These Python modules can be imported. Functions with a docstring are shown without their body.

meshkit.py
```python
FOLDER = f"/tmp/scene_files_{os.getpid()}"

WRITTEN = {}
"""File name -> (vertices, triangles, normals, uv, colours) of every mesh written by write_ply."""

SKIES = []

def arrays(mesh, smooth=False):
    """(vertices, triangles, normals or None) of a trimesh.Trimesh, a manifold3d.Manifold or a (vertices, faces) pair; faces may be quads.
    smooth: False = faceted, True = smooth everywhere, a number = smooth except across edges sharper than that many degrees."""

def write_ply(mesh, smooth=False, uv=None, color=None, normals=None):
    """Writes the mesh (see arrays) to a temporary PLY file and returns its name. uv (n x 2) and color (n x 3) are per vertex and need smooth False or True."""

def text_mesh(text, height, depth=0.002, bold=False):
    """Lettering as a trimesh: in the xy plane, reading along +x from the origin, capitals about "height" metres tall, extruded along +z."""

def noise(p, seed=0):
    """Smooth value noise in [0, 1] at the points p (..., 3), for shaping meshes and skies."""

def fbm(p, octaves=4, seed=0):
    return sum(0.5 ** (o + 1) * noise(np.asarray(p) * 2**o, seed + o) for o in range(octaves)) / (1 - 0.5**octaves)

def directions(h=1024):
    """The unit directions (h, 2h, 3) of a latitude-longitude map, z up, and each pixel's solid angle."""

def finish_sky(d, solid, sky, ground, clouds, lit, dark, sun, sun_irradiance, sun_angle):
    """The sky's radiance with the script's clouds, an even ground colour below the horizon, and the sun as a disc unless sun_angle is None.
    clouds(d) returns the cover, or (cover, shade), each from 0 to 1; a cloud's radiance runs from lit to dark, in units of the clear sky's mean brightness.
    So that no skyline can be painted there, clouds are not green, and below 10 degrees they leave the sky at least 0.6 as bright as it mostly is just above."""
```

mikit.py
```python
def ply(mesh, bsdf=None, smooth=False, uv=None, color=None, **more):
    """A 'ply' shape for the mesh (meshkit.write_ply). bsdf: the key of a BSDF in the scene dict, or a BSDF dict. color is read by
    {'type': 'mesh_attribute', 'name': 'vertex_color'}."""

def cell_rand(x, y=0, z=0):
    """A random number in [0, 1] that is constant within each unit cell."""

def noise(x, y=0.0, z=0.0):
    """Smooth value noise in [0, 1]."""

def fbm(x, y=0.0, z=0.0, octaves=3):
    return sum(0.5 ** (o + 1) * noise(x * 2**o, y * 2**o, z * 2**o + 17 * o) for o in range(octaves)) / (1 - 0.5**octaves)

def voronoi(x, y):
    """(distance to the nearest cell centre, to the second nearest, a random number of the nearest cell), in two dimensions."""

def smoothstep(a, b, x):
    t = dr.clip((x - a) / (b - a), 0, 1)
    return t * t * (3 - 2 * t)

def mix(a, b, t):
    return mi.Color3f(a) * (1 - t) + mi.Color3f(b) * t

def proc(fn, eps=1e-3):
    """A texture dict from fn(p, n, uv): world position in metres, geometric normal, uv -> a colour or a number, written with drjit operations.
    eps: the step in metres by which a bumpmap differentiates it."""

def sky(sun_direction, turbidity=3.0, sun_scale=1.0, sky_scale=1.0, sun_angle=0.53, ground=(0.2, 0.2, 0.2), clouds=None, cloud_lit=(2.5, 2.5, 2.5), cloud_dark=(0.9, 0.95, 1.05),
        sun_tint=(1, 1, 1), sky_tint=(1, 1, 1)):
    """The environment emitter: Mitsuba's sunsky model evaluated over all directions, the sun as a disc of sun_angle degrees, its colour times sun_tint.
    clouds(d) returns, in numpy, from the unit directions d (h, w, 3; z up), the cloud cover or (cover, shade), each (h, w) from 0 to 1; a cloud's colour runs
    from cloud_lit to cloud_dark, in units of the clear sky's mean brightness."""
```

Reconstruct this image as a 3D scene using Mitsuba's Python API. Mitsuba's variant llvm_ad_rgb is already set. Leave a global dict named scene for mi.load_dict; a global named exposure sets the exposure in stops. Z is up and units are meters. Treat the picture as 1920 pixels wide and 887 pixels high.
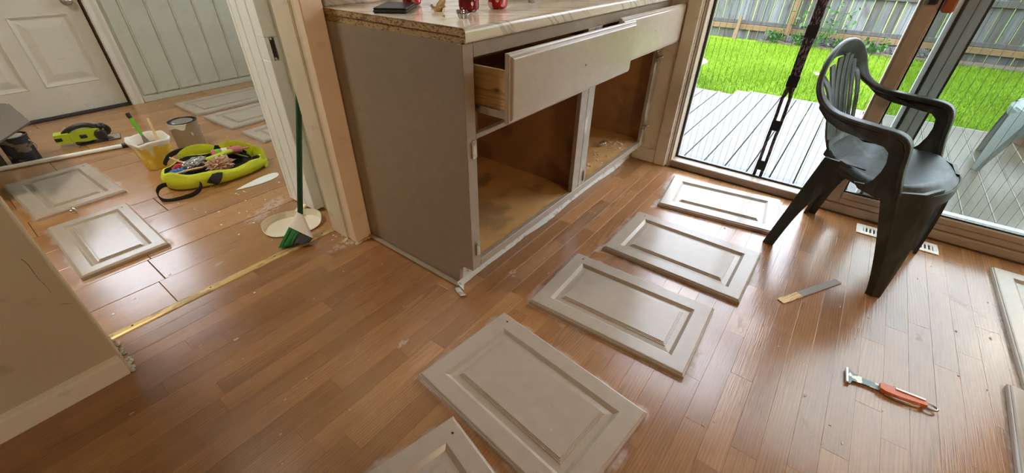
import math, random
import numpy as np, trimesh, drjit as dr, mitsuba as mi, mikit
from mikit import noise, fbm, voronoi, cell_rand, smoothstep, mix
random.seed(7); rng = np.random.default_rng(7)
T = mi.ScalarTransform4f
scene, labels = {}, {}

# ---------------------------------------------------------------- camera, sky, exposure
CAM = [0.0, 0.0, 1.10]
scene['camera'] = {'type': 'perspective', 'fov': 100.93, 'fov_axis': 'x', 'near_clip': 0.02, 'far_clip': 200.0,
    'to_world': T().look_at(origin=CAM, target=[0.65903, 0.49267, 1.10 - 0.56829], up=[0.44527, 0.35338, 0.82272])}
def overcast(d):
    c = 0.97 + 0.03 * np.sin(d[..., 0] * 3 + d[..., 1] * 2)
    s = 0.25 + 0.12 * np.sin(d[..., 0] * 4.0 + 1.3) * np.cos(d[..., 1] * 5.0)
    return c, s
SKY = 1.0
scene['sky'] = mikit.sky([0.5, -0.3, 0.8], sun_scale=0.0, sky_scale=SKY, clouds=overcast, cloud_lit=(2.08, 2.3, 2.58), cloud_dark=(1.08, 1.22, 1.4), ground=(0.16, 0.2, 0.1))
exposure = 5.45
KITCHEN_FILL = (1.0, 0.77, 0.53)  # light colours and strengths of the two added lamps
KITCHEN_POWER = 1.7
UTILITY_FILL = (1.0, 0.93, 0.83)
UTILITY_POWER = 1.75

# ---------------------------------------------------------------- mesh helpers
def num(key):
    if key not in used: used.add(key); return key
    i = counts.get(key, 0) + 1
    while f'{key}_{i:03d}' in used: i += 1
    counts[key] = i
    k = f'{key}_{i:03d}'; used.add(k); return k
used, counts = set(), {}
def cat(ms): return trimesh.util.concatenate([m for m in ms])
def add(key, mesh, mat, smooth=False, label=None, category=None, group=None, kind=None, uv=None, color=None, **more):
    key = num(key)
    scene[key] = mikit.ply(mesh, mat, smooth=smooth, uv=uv, color=color, **more)
    e = {k: v for k, v in dict(label=label, category=category, group=group, kind=kind).items() if v}
    if e: labels[key] = e
    return key
def thing(name, label, category, group=None):
    key = num(name); labels[key] = {'label': label, 'category': category}
    if group: labels[key]['group'] = group
    return key
def struct(key, mesh, mat, label=None, smooth=False, **more):
    return add(key, mesh, mat, smooth, label=label, kind='structure', **more)
def hull(p): return trimesh.convex.convex_hull(np.asarray(p, float))
def box(x0, x1, y0, y1, z0, z1, b=0.0):
    x0, x1 = sorted((x0, x1)); y0, y1 = sorted((y0, y1)); z0, z1 = sorted((z0, z1))
    if b <= 0:
        m = trimesh.creation.box((x1-x0, y1-y0, z1-z0)); m.apply_translation(((x0+x1)/2, (y0+y1)/2, (z0+z1)/2)); return m
    b = min(b, (x1-x0)/2.05, (y1-y0)/2.05, (z1-z0)/2.05); p = []
    for x, sx in ((x0, 1), (x1, -1)):
        for y, sy in ((y0, 1), (y1, -1)):
            for z, sz in ((z0, 1), (z1, -1)):
                p += [(x+sx*b, y+sy*b, z), (x+sx*b, y, z+sz*b), (x, y+sy*b, z+sz*b)]
    return hull(p)
def M4(rot=None, loc=(0, 0, 0)):
    m = np.eye(4)
    if rot is not None: m[:3, :3] = rot
    m[:3, 3] = loc; return m
def rz(a): c, s = math.cos(a), math.sin(a); return np.array([[c, -s, 0], [s, c, 0], [0, 0, 1.0]])
def rx(a): c, s = math.cos(a), math.sin(a); return np.array([[1.0, 0, 0], [0, c, -s], [0, s, c]])
def ry(a): c, s = math.cos(a), math.sin(a); return np.array([[c, 0, s], [0, 1.0, 0], [-s, 0, c]])
def mv(mesh, rot=None, loc=(0, 0, 0)):
    m = mesh.copy(); m.apply_transform(M4(rot, loc)); return m
def lathe(prof, n=40, loc=(0, 0, 0), rot=None):
    m = trimesh.creation.revolve(np.array(prof, float), sections=n); return mv(m, rot, loc)
def loft(rings, close=True, caps=True):
    r = np.array(rings, float); n, k = r.shape[:2]; f = []
    for i in range(n-1):
        for j in range(k if close else k-1):
            a, b = i*k+j, i*k+(j+1) % k
            f += [[a, b, b+k], [a, b+k, a+k]]
    v = r.reshape(-1, 3)
    if caps and close:
        c0, c1 = len(v), len(v)+1
        v = np.vstack([v, r[0].mean(0), r[-1].mean(0)])
        for j in range(k):
            f += [[c0, (j+1) % k, j], [c1, (n-1)*k+j, (n-1)*k+(j+1) % k]]
    m = trimesh.Trimesh(v, f, process=False); m.fix_normals(); return m
def spline(pts, n):
    from scipy.interpolate import CubicSpline
    p = np.array(pts, float); t = np.r_[0, np.cumsum(np.linalg.norm(np.diff(p[:, :3], axis=0), axis=1))]
    return CubicSpline(t, p)(np.linspace(0, t[-1], n))
def sweep(path, wdir, w, h, n=10, power=3.0):
    """rounded section of width w along wdir and height h, along a path"""
    p = np.array(path, float); t = np.gradient(p, axis=0); t /= np.linalg.norm(t, axis=1)[:, None]
    wd = np.broadcast_to(np.array(wdir, float), p.shape).copy()
    wd -= (wd*t).sum(1)[:, None]*t; wd /= np.linalg.norm(wd, axis=1)[:, None]
    hd = np.cross(t, wd); w = np.broadcast_to(w, len(p)); h = np.broadcast_to(h, len(p))
    a = np.linspace(0, 2*np.pi, n, endpoint=False)
    ca, sa = np.cos(a), np.sin(a)
    cx, cy = np.sign(ca)*np.abs(ca)**(2/power), np.sign(sa)*np.abs(sa)**(2/power)
    return loft([p[i] + np.outer(cx*w[i]/2, wd[i]) + np.outer(cy*h[i]/2, hd[i]) for i in range(len(p))])
def tube(path, r, n=8):
    p = np.array(path, float); t = np.gradient(p, axis=0); t /= np.linalg.norm(t, axis=1)[:, None]
    ref = np.array([0, 0, 1.0]) if abs(t[:, 2]).mean() < .8 else np.array([1.0, 0, 0])
    return sweep(p, np.cross(t, ref), 2*np.asarray(r), 2*np.asarray(r), n, 2.0)
def extrude(poly, h, rot=None, loc=(0, 0, 0)):
    from shapely.geometry import Polygon
    m = trimesh.creation.extrude_polygon(Polygon(poly), h); return mv(m, rot, loc)
XZ = rx(math.pi/2)      # extruded polygon (x, z) with thickness toward -y
def yz(poly, x0, x1):   # polygon given in (y, z), extruded from x0 to x1
    R = np.array([[0, 0, 1.0], [1, 0, 0], [0, 1, 0]]); return extrude(poly, x1-x0, R, (x0, 0, 0))
def xz(poly, y0, y1):   # polygon in (x, z), extruded from y0 to y1
    return extrude(poly, y1-y0, XZ, (0, y1, 0))
def wobble(m, amp, freq, seed=0):
    import meshkit
    m = m.copy(); v = m.vertices; n = m.vertex_normals
    d = np.sin(v[:, 0]*freq+seed)*np.cos(v[:, 1]*freq*1.3+2*seed)+.5*np.sin(v[:, 2]*freq*1.9+v[:, 0]*freq*2.1+seed)
    m.vertices = v+n*(amp*d)[:, None]; return m

def smooth01(t):
    t = min(1.0, max(0.0, t)); return t*t*(3-2*t)
def lring(rows):
    """walls and end caps of a swept open channel: the first half of each ring is its outer side, the second its inner side"""
    r = np.array(rows); n, K = r.shape[:2]; v = r.reshape(-1, 3); f = []
    for i in range(n-1):
        for j in range(K):
            a, b = i*K+j, i*K+(j+1) % K; f += [[a, b, b+K], [a, b+K, a+K]]
    for o, fl in ((0, 1), ((n-1)*K, 0)):
        for q in range(K//2-1):
            for t_ in ([q, q+1, K-2-q], [q, K-2-q, K-1-q]): f.append([o+w for w in (t_[::-1] if fl else t_)])
    m = trimesh.Trimesh(v, f, process=False); m.fix_normals(); return m
# ---------------------------------------------------------------- materials
def mat(key, base, rough=0.5, metallic=0.0, spec=0.5, bump=None, bump_scale=1.0, **kw):
    c = base if isinstance(base, dict) else {'type': 'rgb', 'value': list(base)} if not callable(base) else mikit.proc(base)
    b = {'type': 'principled', 'base_color': c, 'roughness': mikit.proc(rough) if callable(rough) else rough, 'metallic': metallic, **kw}
    if not metallic: b['specular'] = spec
    if bump is not None:
        b = {'type': 'bumpmap', 'tex': mikit.proc(bump, eps=8e-4), 'scale': bump_scale, 'bsdf': b}
    scene[key] = {'type': 'twosided', 'bsdf': b}
DOORS = [(.6445, .4115, -.11, .374, .57), (1.158, .358, .03, .37, .57), (1.6345, .2975, 0.0, .386, .566), (2.183, .286, .132, .372, .55),
         (.207, .303, -.24, .372, .57), (1.957, -.965, 0.0, .75, .39), (1.19, -.905, -.06, .74, .40),
         (.151, 3.055, .045, .355, .565), (.1465, 2.351, -.01, .30, .55),
         (1.42, 3.99, .02, .72, .41), (1.37, 3.50, .04, .57, .41), (1.39, 3.035, .05, .56, .29)]
SCUFF = [(1.335, -.02, .05, .012, .3), (1.07, .79, .03, .02, .1), (1.06, .10, .09, .03, -.6), (1.98, -.66, .10, .02, .9), (1.66, -.52, .03, .02, 0),
         (.55, .86, .03, .012, .2), (1.03, -.28, .055, .014, .7), (.78, 1.50, .09, .035, 0), (.70, 2.05, .17, .05, .4), (.93, 1.95, .12, .12, 0), (.36, 1.78, .03, .01, 0.2), (1.93, -.42, .05, .01, .6)]
def film(p):
    d = mi.Float(9)
    for cx, cy, a, w, l in DOORS:
        c, s = math.cos(a), math.sin(a)
        x, y = p.x-cx, p.y-cy
        u, v = dr.abs(c*x+s*y)-w/2, dr.abs(-s*x+c*y)-l/2
        d = dr.minimum(d, dr.maximum(u, v))
    n = fbm(p.x*16, p.y*16, 0, 3); f = fbm(p.x*90, p.y*90, 3, 2)
    m = (1-smoothstep(.002, .022, d-.06*(n-.58)))*(.2+.8*f)
    for cx, cy, l, w, a in SCUFF:
        c, s = math.cos(a), math.sin(a); x, y = p.x-cx, p.y-cy
        u, v = (c*x+s*y)/l, (-s*x+c*y)/w
        m = dr.maximum(m, (1-smoothstep(.3, 1.2, u*u+v*v+1.2*(n-.5)))*smoothstep(.35, .6, f)*.9)
    return dr.clip(m, 0, 1)
def oak(light, dark, scale, dust):
    def fn(p, n, uv):
        k = dr.floor(uv.x/10); u = uv.x-10*k; v = uv.y
        t, a, b = cell_rand(k, 1), cell_rand(k, 2), cell_rand(k, 3)
        w = v-(a-.5)*.22*scale-.03+.010*(noise(u*5+k*7, v*25)-.5)
        r = dr.sqrt(w*w+dr.square(.055*(u-b*1.1+.2)))+.0022*fbm(u*4, v*70, k)
        ring = .5+.5*dr.sin(r*(620+250*b))
        pores = smoothstep(.55, .8, noise(u*16+k, v*1100))
        blot = fbm(u*2.5+k*3, v*14, 1)
        c = mix(dark, light, dr.clip(.22+.55*t+.5*(blot-.5), 0, 1))*(1-(.10+.14*smoothstep(.4, .9, cell_rand(k, 5)))*ring*ring)*(1-.20*pores)
        return mix(c, (.50, .46, .42), film(p)*dust)
    return fn
def oak_rough(p, n, uv): return .20+.06*noise(p.x*9, p.y*9)+.3*film(p)
mat('mat_oak_strip', oak((0.4332, 0.2191, 0.08877), (0.2304, 0.1001, 0.03631), 1.0, .5), oak_rough, spec=.9, bump=lambda p, n, uv: .00012*noise((uv.x)*14, uv.y*700), bump_scale=1.0)
mat('mat_oak_board', oak((0.4425, 0.236, 0.09684), (0.2673, 0.1208, 0.04518), 2.2, .5), oak_rough, spec=.9)
mat('mat_underlay', (.07, .04, .02), .9)
def dusty(base, amt=.25):
    def fn(p, n, uv):
        a = fbm(p.x*38, p.y*38, p.z*38, 3)
        s = smoothstep(.66, .72, fbm(p.x*60, p.y*60, p.z*60, 3))*smoothstep(.86, .92, noise(p.x*210, p.y*210, p.z*210))
        return mix(mi.Color3f(base)*(.93+.14*a), (.75, .74, .70), s*amt)
    return fn
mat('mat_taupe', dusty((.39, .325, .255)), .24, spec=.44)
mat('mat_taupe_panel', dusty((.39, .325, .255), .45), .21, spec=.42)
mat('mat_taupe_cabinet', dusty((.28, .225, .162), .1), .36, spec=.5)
mat('mat_taupe_worn', lambda p, n, uv: mix((0.296, 0.2664, 0.2146), (0.4588, 0.444, 0.37), smoothstep(.5, .7, fbm(p.x*25, p.y*25, p.z*9, 3))), .45)
peel = lambda p, n, uv: fbm(p.x*110, p.y*110, p.z*110, 2)*.0012
def scuffed(base, dirt, amt=.5, lo=.62):
    return lambda p, n, uv: mix(mi.Color3f(base)*(.95+.1*noise(p.x*7, p.y*7, p.z*7)), dirt, amt*smoothstep(lo, lo+.12, fbm(p.x*13, p.y*13, p.z*21, 4)))
mat('mat_cream_wall', scuffed((.48, .395, .25), (.28, .21, .13), .45, .66), .55, bump=peel)
mat('mat_lit_wall', scuffed((.80, .64, .45), (.6, .42, .26), .3, .68), .55, bump=peel)  # warm lamplight put into the wall colour
mat('mat_cream_trim', scuffed((.66, .58, .43), (.42, .34, .22), .4, .66), .4)
mat('mat_white_paint', scuffed((.80, .83, .79), (.45, .44, .38), .3, .7), .4)
mat('mat_sage_wall', scuffed((.50, .50, .40), (.36, .35, .27), .25, .66), .5)
mat('mat_door_paint', scuffed((.62, .59, .51), (.45, .42, .35), .25, .68), .38)
mat('mat_ceiling', (.45, .41, .35), .9)
mat('mat_crack', (.16, .115, .065), .9)
mat('mat_dark', (.015, .014, .013), .6)
mat('mat_black_plastic', (.018, .018, .018), .38)
mat('mat_rubber', (.012, .012, .012), .3)
mat('mat_aluminium', (.62, .60, .56), .35, 1.0)
mat('mat_frame_taupe', scuffed((.36, .28, .205), (.2, .15, .1), .35, .66), .38)
mat('mat_frame_grey', (.33, .31, .28), .4)
mat('mat_white_vinyl', (.78, .80, .82), .35)
mat('mat_sill_grey', scuffed((.42, .41, .39), (.25, .22, .2), .4, .6), .6)
mat('mat_steel', (.55, .54, .52), .28, 1.0)
mat('mat_brass', (.72, .53, .27), .27, 1.0)
mat('mat_strip_brass', lambda p, n, uv: mix((.62, .44, .17), (.40, .28, .13), smoothstep(.5, .68, fbm(p.x*30, p.y*90, 0, 3))), .4, .35)
def pine(p, n, uv):
    zl = .752+.006*(noise(p.y*9, 2)-.5)*2+.010*dr.exp(-dr.square((p.y-.775)/.02)); d = p.z-zl
    st = fbm(p.y*3, p.z*190, 1, 3)
    c = mix((.66, .45, .20), (.58, .35, .12), smoothstep(.4, .65, st))
    c = mix(c, (.42, .22, .07), .75*(1-smoothstep(0, .004, dr.abs(d)))+.35*smoothstep(.5, .7, st)*smoothstep(0, -.004, d))
    return mix(c, (.13, .06, .02), dr.exp(-(dr.square((p.y-.775)/.010)+dr.square((p.z-.757)/.006))))
mat('mat_pine', pine, .45)
def brown_board(p, n, uv):
    a = fbm(p.x*9, p.y*9, p.z*9, 4); s = smoothstep(.52, .72, fbm(p.x*6+5, p.y*7, p.z*6, 4))
    return mix(mix((.30, .155, .058), (.40, .22, .09), a), (.12, .065, .03), .55*s)
mat('mat_brown_board', brown_board, .5)
def cabinet_floor(p, n, uv):
    s = smoothstep(.5, .7, fbm(p.x*5+5, p.y*6, 0, 4))
    return mix(mix((.47, .255, .085), (.54, .32, .125), fbm(p.x*11, p.y*11, 0, 3)), (.20, .11, .05), .6*s)
mat('mat_cabinet_floor', cabinet_floor, .5)
def particle(p, n, uv):
    d1, d2, w = voronoi(p.y*380, p.z*900)
    return mix(mix((.29, .185, .085), (.52, .37, .19), w), (.12, .065, .025), .8*smoothstep(.55, .7, fbm(p.y*130, p.z*260, p.x*90, 2)))
mat('mat_particle_board', particle, .8)
def marble(p, n, uv):
    q = p.x*.75+p.y*.62+p.z*.9+.07*fbm(p.x*7, p.y*7, p.z*7, 3)
    a = fbm(q*26, (p.x-p.y)*3, 1, 4)
    v = smoothstep(.50, .57, a)*(1-smoothstep(.57, .70, a))
    b = fbm(p.x*3, p.y*22, 5+p.z*9, 3)
    c = mix((.66, .61, .51), (.55, .47, .35), smoothstep(.40, .70, b))
    return mix(c, (.25, .235, .20), .62*v*smoothstep(.25, .6, noise(p.x*6, p.y*6, p.z*6)))
mat('mat_marble', marble, .16, spec=.6)
mat('mat_green_plastic', lambda p, n, uv: mix((0.0148, 0.0185, 0.01332), (0.0444, 0.05032, 0.0444), .7*smoothstep(.45, .75, fbm(p.x*14, p.y*26, p.z*8, 3))), lambda p, n, uv: .36+.16*noise(p.x*20, p.y*20, p.z*20), spec=.5)
mat('mat_pale_plastic', (0.1173, 0.1353, 0.1263), .4)
mat('mat_dark_green', (.006, .055, .018), .35)
mat('mat_bristle_green', (.012, .20, .035), .5)
mat('mat_bristle_grey', (.045, .055, .055), .6)
mat('mat_cream_plastic', (.74, .70, .56), .35)
mat('mat_white_plastic', (.78, .76, .70), .3)
mat('mat_lime', scuffed((.55, .62, .02), (.4, .45, .02), .5, .6), .6)
mat('mat_lime_plastic', (.42, .52, .02), .4)
mat('mat_webbing', (.010, .010, .011), .8)
mat('mat_red_can', lambda p, n, uv: mix((.40, .014, .02), (.60, .45, .42), smoothstep(.66, .7, noise(p.x*90, p.y*90, p.z*60))), .25, .5)
mat('mat_dark_red_can', lambda p, n, uv: mix((.17, .008, .015), (.60, .50, .50), smoothstep(.68, .72, noise(p.x*130, p.y*130, p.z*90))), .25, .5)
mat('mat_can_metal', (.75, .74, .72), .25, 1.0)
mat('mat_tan_label', lambda p, n, uv: mix((.27, .20, .125), (.66, .64, .57), smoothstep(.66, .69, fbm(p.x*13+p.y*9, p.z*5, 0, 3))), .45)
mat('mat_black_label', lambda p, n, uv: mix((.018, .02, .024), (.16, .12, .085), smoothstep(.52, .6, fbm(p.x*16, p.y*16, p.z*22, 3))), .35)
mat('mat_pail_paint', lambda p, n, uv: mix((.68, .47, .05), (.78, .70, .45), smoothstep(.52, .68, fbm(p.x*22, p.y*22, p.z*9, 3))), .45)
mat('mat_wet_taupe', (.22, .17, .12), .4)
mat('mat_cardboard', (.105, .08, .055), .8)
mat('mat_handle_wood', (.66, .45, .22), .5)
mat('mat_lime_green', (.14, .50, .03), .4)
mat('mat_navy', (.012, .014, .055), .35)
mat('mat_orange', (.62, .12, .012), .35)
mat('mat_blade', lambda p, n, uv: mix((.13, .15, .14), (.55, .5, .38), smoothstep(.56, .62, fbm(p.x*60, p.y*60, 0, 3))), .35, .4)
mat('mat_stir_grey', (.26, .24, .215), .5)
mat('mat_stir_wood', lambda p, n, uv: mix((.72, .55, .27), (.55, .36, .13), smoothstep(.5, .7, noise(p.x*25, (p.x*.52+p.y)*520))), .6)
mat('mat_pale_gloss', (.72, .74, .70), .25)
mat('mat_chip', lambda p, n, uv: mix((.30, .20, .11), (.66, .54, .38), noise(p.x*60, p.y*60)), .8)
mat('mat_caulk', lambda p, n, uv: mix((.50, .52, .46), (.34, .28, .2), smoothstep(.58, .68, fbm(p.x*45, p.y*45, p.z*45, 3))), .6)
mat('mat_lace', lambda p, n, uv: mix((.015, .012, .018), (.16, .12, .17), smoothstep(.58, .68, noise(p.y*260, p.z*90))), .7)
mat('mat_thread', (.05, .055, .06), .7)
mat('mat_rust', (.30, .075, .02), .5)
mat('mat_bag_plastic', (.42, .26, .16), .25, spec=.6)
mat('mat_foil', (.55, .55, .54), .2, .8)
mat('mat_red', (.45, .03, .03), .4)
mat('mat_blue', (.03, .14, .38), .4)
mat('mat_pink', (.55, .16, .18), .4)
# outdoors
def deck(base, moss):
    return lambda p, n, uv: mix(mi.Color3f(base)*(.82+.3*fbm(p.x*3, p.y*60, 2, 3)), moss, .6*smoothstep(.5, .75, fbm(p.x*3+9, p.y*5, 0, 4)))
mat('mat_deck_grey', deck((0.1128, 0.1128, 0.115), (0.08741, 0.08741, 0.0782)), .5)
mat('mat_deck_olive', deck((0.0697, 0.0574, 0.03444), (0.041, 0.041, 0.02132)), .35)  # olive brown tone for the right-hand boards
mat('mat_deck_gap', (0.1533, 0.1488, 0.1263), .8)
mat('mat_soil', lambda p, n, uv: mix((0.07, 0.0525, 0.035), (0.119, 0.091, 0.063), fbm(p.x*12, p.y*12, p.z*12, 3)), .9)
def lawn(p, n, uv):
    return mix((0.0902, 0.1722, 0.0041), (0.1435, 0.2378, 0.00902), fbm(p.x*1.1, p.y*1.1, 0, 4))*(.8+.4*noise(p.x*40, p.y*40))
mat('mat_lawn', lawn, .9, spec=.2)
mat('mat_grass', lambda p, n, uv: mix((0.1286, 0.2232, 0.006765), (0.1962, 0.3112, 0.01488), fbm(p.x*1.1, p.y*1.1, 0, 4)), .6, spec=.25)
def fence(tone):
    def fn(p, n, uv):
        a = fbm(p.y*70, p.z*5, 3, 3); s = smoothstep(.55, .75, fbm(p.y*9, p.z*4, 7, 4))
        return mix(mi.Color3f(tone)*(.65+.6*a), (.08, .06, .045), .7*s)
    return fn
mat('mat_fence_grey', fence((0.1173, 0.1173, 0.1128)), .85)
mat('mat_fence_pale', fence((0.1669, 0.1692, 0.1692)), .85)
mat('mat_fence_dark', fence((0.08118, 0.07667, 0.0699)), .85)
mat('mat_new_wood', lambda p, n, uv: mix((0.1533, 0.08569, 0.03157), (0.1894, 0.1218, 0.05863), fbm(p.y*4, p.z*50, p.x*50, 3)), .7)
mat('mat_rock', scuffed((0.088, 0.0825, 0.077), (0.055, 0.0495, 0.044), .5, .5), .9)
mat('mat_leaf', (0.03157, 0.09922, 0.01127), .5)
mat('mat_pot', (.10, .065, .045), .7)
mat('mat_grey_metal', (.42, .42, .44), .4, .3)
scene['mat_glass'] = {'type': 'thindielectric', 'specular_transmittance': {'type': 'rgb', 'value': [.76, .80, .78]}}
scene['mat_clear_glass'] = {'type': 'thindielectric'}

# ---------------------------------------------------------------- room shell
CEIL = 2.44
struct('floor', cat([box(-2.6, 2.62, -2.8, 1.65, -.10, -.009), box(-1.9, 2.9, 1.65, 4.75, -.10, -.009)]), 'mat_underlay', 'red oak laminate floor running through kitchen and utility room')
def plank_mesh(x0, x1, y0, y1, top, g, tilt=0.0):
    b = .0004 if g < .001 else .0012; g2 = g/2; x0 += g2; x1 -= g2; y0 += g2; y1 -= g2; bot = -.009
    v = [(x, y, bot) for x, y in ((x0, y0), (x1, y0), (x1, y1), (x0, y1))]
    v += [(x, y, top-b*.6) for x, y in ((x0, y0), (x1, y0), (x1, y1), (x0, y1))]
    v += [(x, y, top+(tilt if y > (y0+y1)/2 else 0)) for x, y in ((x0+b, y0+b), (x1-b, y0+b), (x1-b, y1-b), (x0+b, y1-b))]
    f = []
    for o in (0, 4):
        for j in range(4):
            a, c = o+j, o+(j+1) % 4; f += [[a, c, c+4], [a, c+4, a+4]]
    f += [[8, 9, 10], [8, 10, 11]]
    return trimesh.Trimesh(np.array(v), f, process=False)
piece = 0
def floor_piece(name, material, x0, x1, y0, y1, g, tilt=0.0):
    global piece
    piece += 1
    m = plank_mesh(x0, x1, y0, y1, -rng.uniform(0, .0004), g, tilt)
    uv = np.stack([m.vertices[:, 0]-x0+.01+10*piece, m.vertices[:, 1]-y0], 1)
    uv[:, 0] = np.clip(uv[:, 0], 10*piece, 10*piece+9.9)
    add('floor__'+name, m, material, uv=uv)
SW = .0645
row = 0
y = 1.635
while y > -1.32:
    # start where the photograph begins to show the row
    left = -.62 if y > 1.0 else max(-.62, .62-.76*(y+.0)-.75)
    x = left - .25*((row*37) % 100)/100
    while x < 2.46:
        L = rng.uniform(.30, .62)
        x1 = min(x+L, 2.465)
        if 2.465-x1 < .15: x1 = 2.465
        floor_piece('plank', 'mat_oak_strip', x, x1, y-SW, y, .0002)
        x = x1
        if x > 1.25 and y-SW > .93: break
        if x > .9 and y > 1.46: break
    y -= SW; row += 1
BW = .192; row = 0; y = 1.652
while y < 4.46:
    x = -.75-.4*((row*53) % 100)/100
    while x < 2.1:
        x1 = x+rng.uniform(.9, 1.3)
        floor_piece('board', 'mat_oak_board', x, x1, y, y+BW, .0026 if rng.random() < .6 else .0015, rng.choice([0, 0, .0012]))
        x = x1
        if x > .9 and y < 2.05: break
    y += BW; row += 1
struct('ceiling', box(-2.6, 2.9, -2.8, 4.75, CEIL, CEIL+.1), 'mat_ceiling', 'white ceiling above the kitchen and the utility room')
# left partition, its ragged end and its baseboard
struct('wall_left', box(-2.6, -.035, 1.437, 1.64, 0, CEIL, .004), 'mat_cream_wall', 'cream textured wall left of the doorway with scuffs and cracks')
struct('wall_header', box(-.035, .81, 1.46, 1.64, 2.06, CEIL), 'mat_cream_wall', 'cream wall over the doorway')
crk = [[(-.071, .455), (-.0675, .43), (-.069, .395), (-.0665, .36), (-.068, .342)], [(-.066, .301), (-.058, .297), (-.049, .291)]]
for c_ in crk:
    add('wall_left__crack', sweep(spline([(x, 1.4368, z) for x, z in c_], 24), (1, 0, .4), np.linspace(.0016, .0007, 24), .0005, 6), 'mat_crack', label='thin dark crack in the plaster')
bp = [(1.437, 0), (1.424, 0), (1.424, .058), (1.427, .066), (1.4335, .072), (1.437, .075)]
struct('baseboard_left', yz(bp, -2.5, -.041), 'mat_cream_trim', 'cream baseboard with a broken end at the foot of the wall left of the doorway')
struct('wall_rear', box(-2.6, 2.62, -2.8, -2.66, 0, CEIL), 'mat_brown_board', 'brown panelled kitchen wall behind the camera')
struct('wall_side', box(-2.6, -2.46, -2.66, 1.437, 0, CEIL), 'mat_brown_board', 'brown panelled kitchen wall on the far left')
# right side of the doorway
struct('wall_back', cat([box(.889, 2.62, 1.482, 1.83, 0, CEIL), box(.889, 2.9, 1.83, 2.063, 0, CEIL)]), 'mat_white_paint', 'wall behind the cabinet and beside the doorway')
struct('wall_doorway', box(.806, .8855, 1.462, 1.502, 0, CEIL, .003), 'mat_lit_wall', 'narrow wall end between doorway and cabinet, warm light put into its colour')
t = struct('trim_1', box(.801, .888, 1.522, 1.638, 0, 2.06, .003), 'mat_cream_trim', 'cream jamb board of the doorway, right hand side')
add(t+'__stop', box(.808, .888, 1.499, 1.526, 0, 2.06, .003), 'mat_cream_trim')
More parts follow.
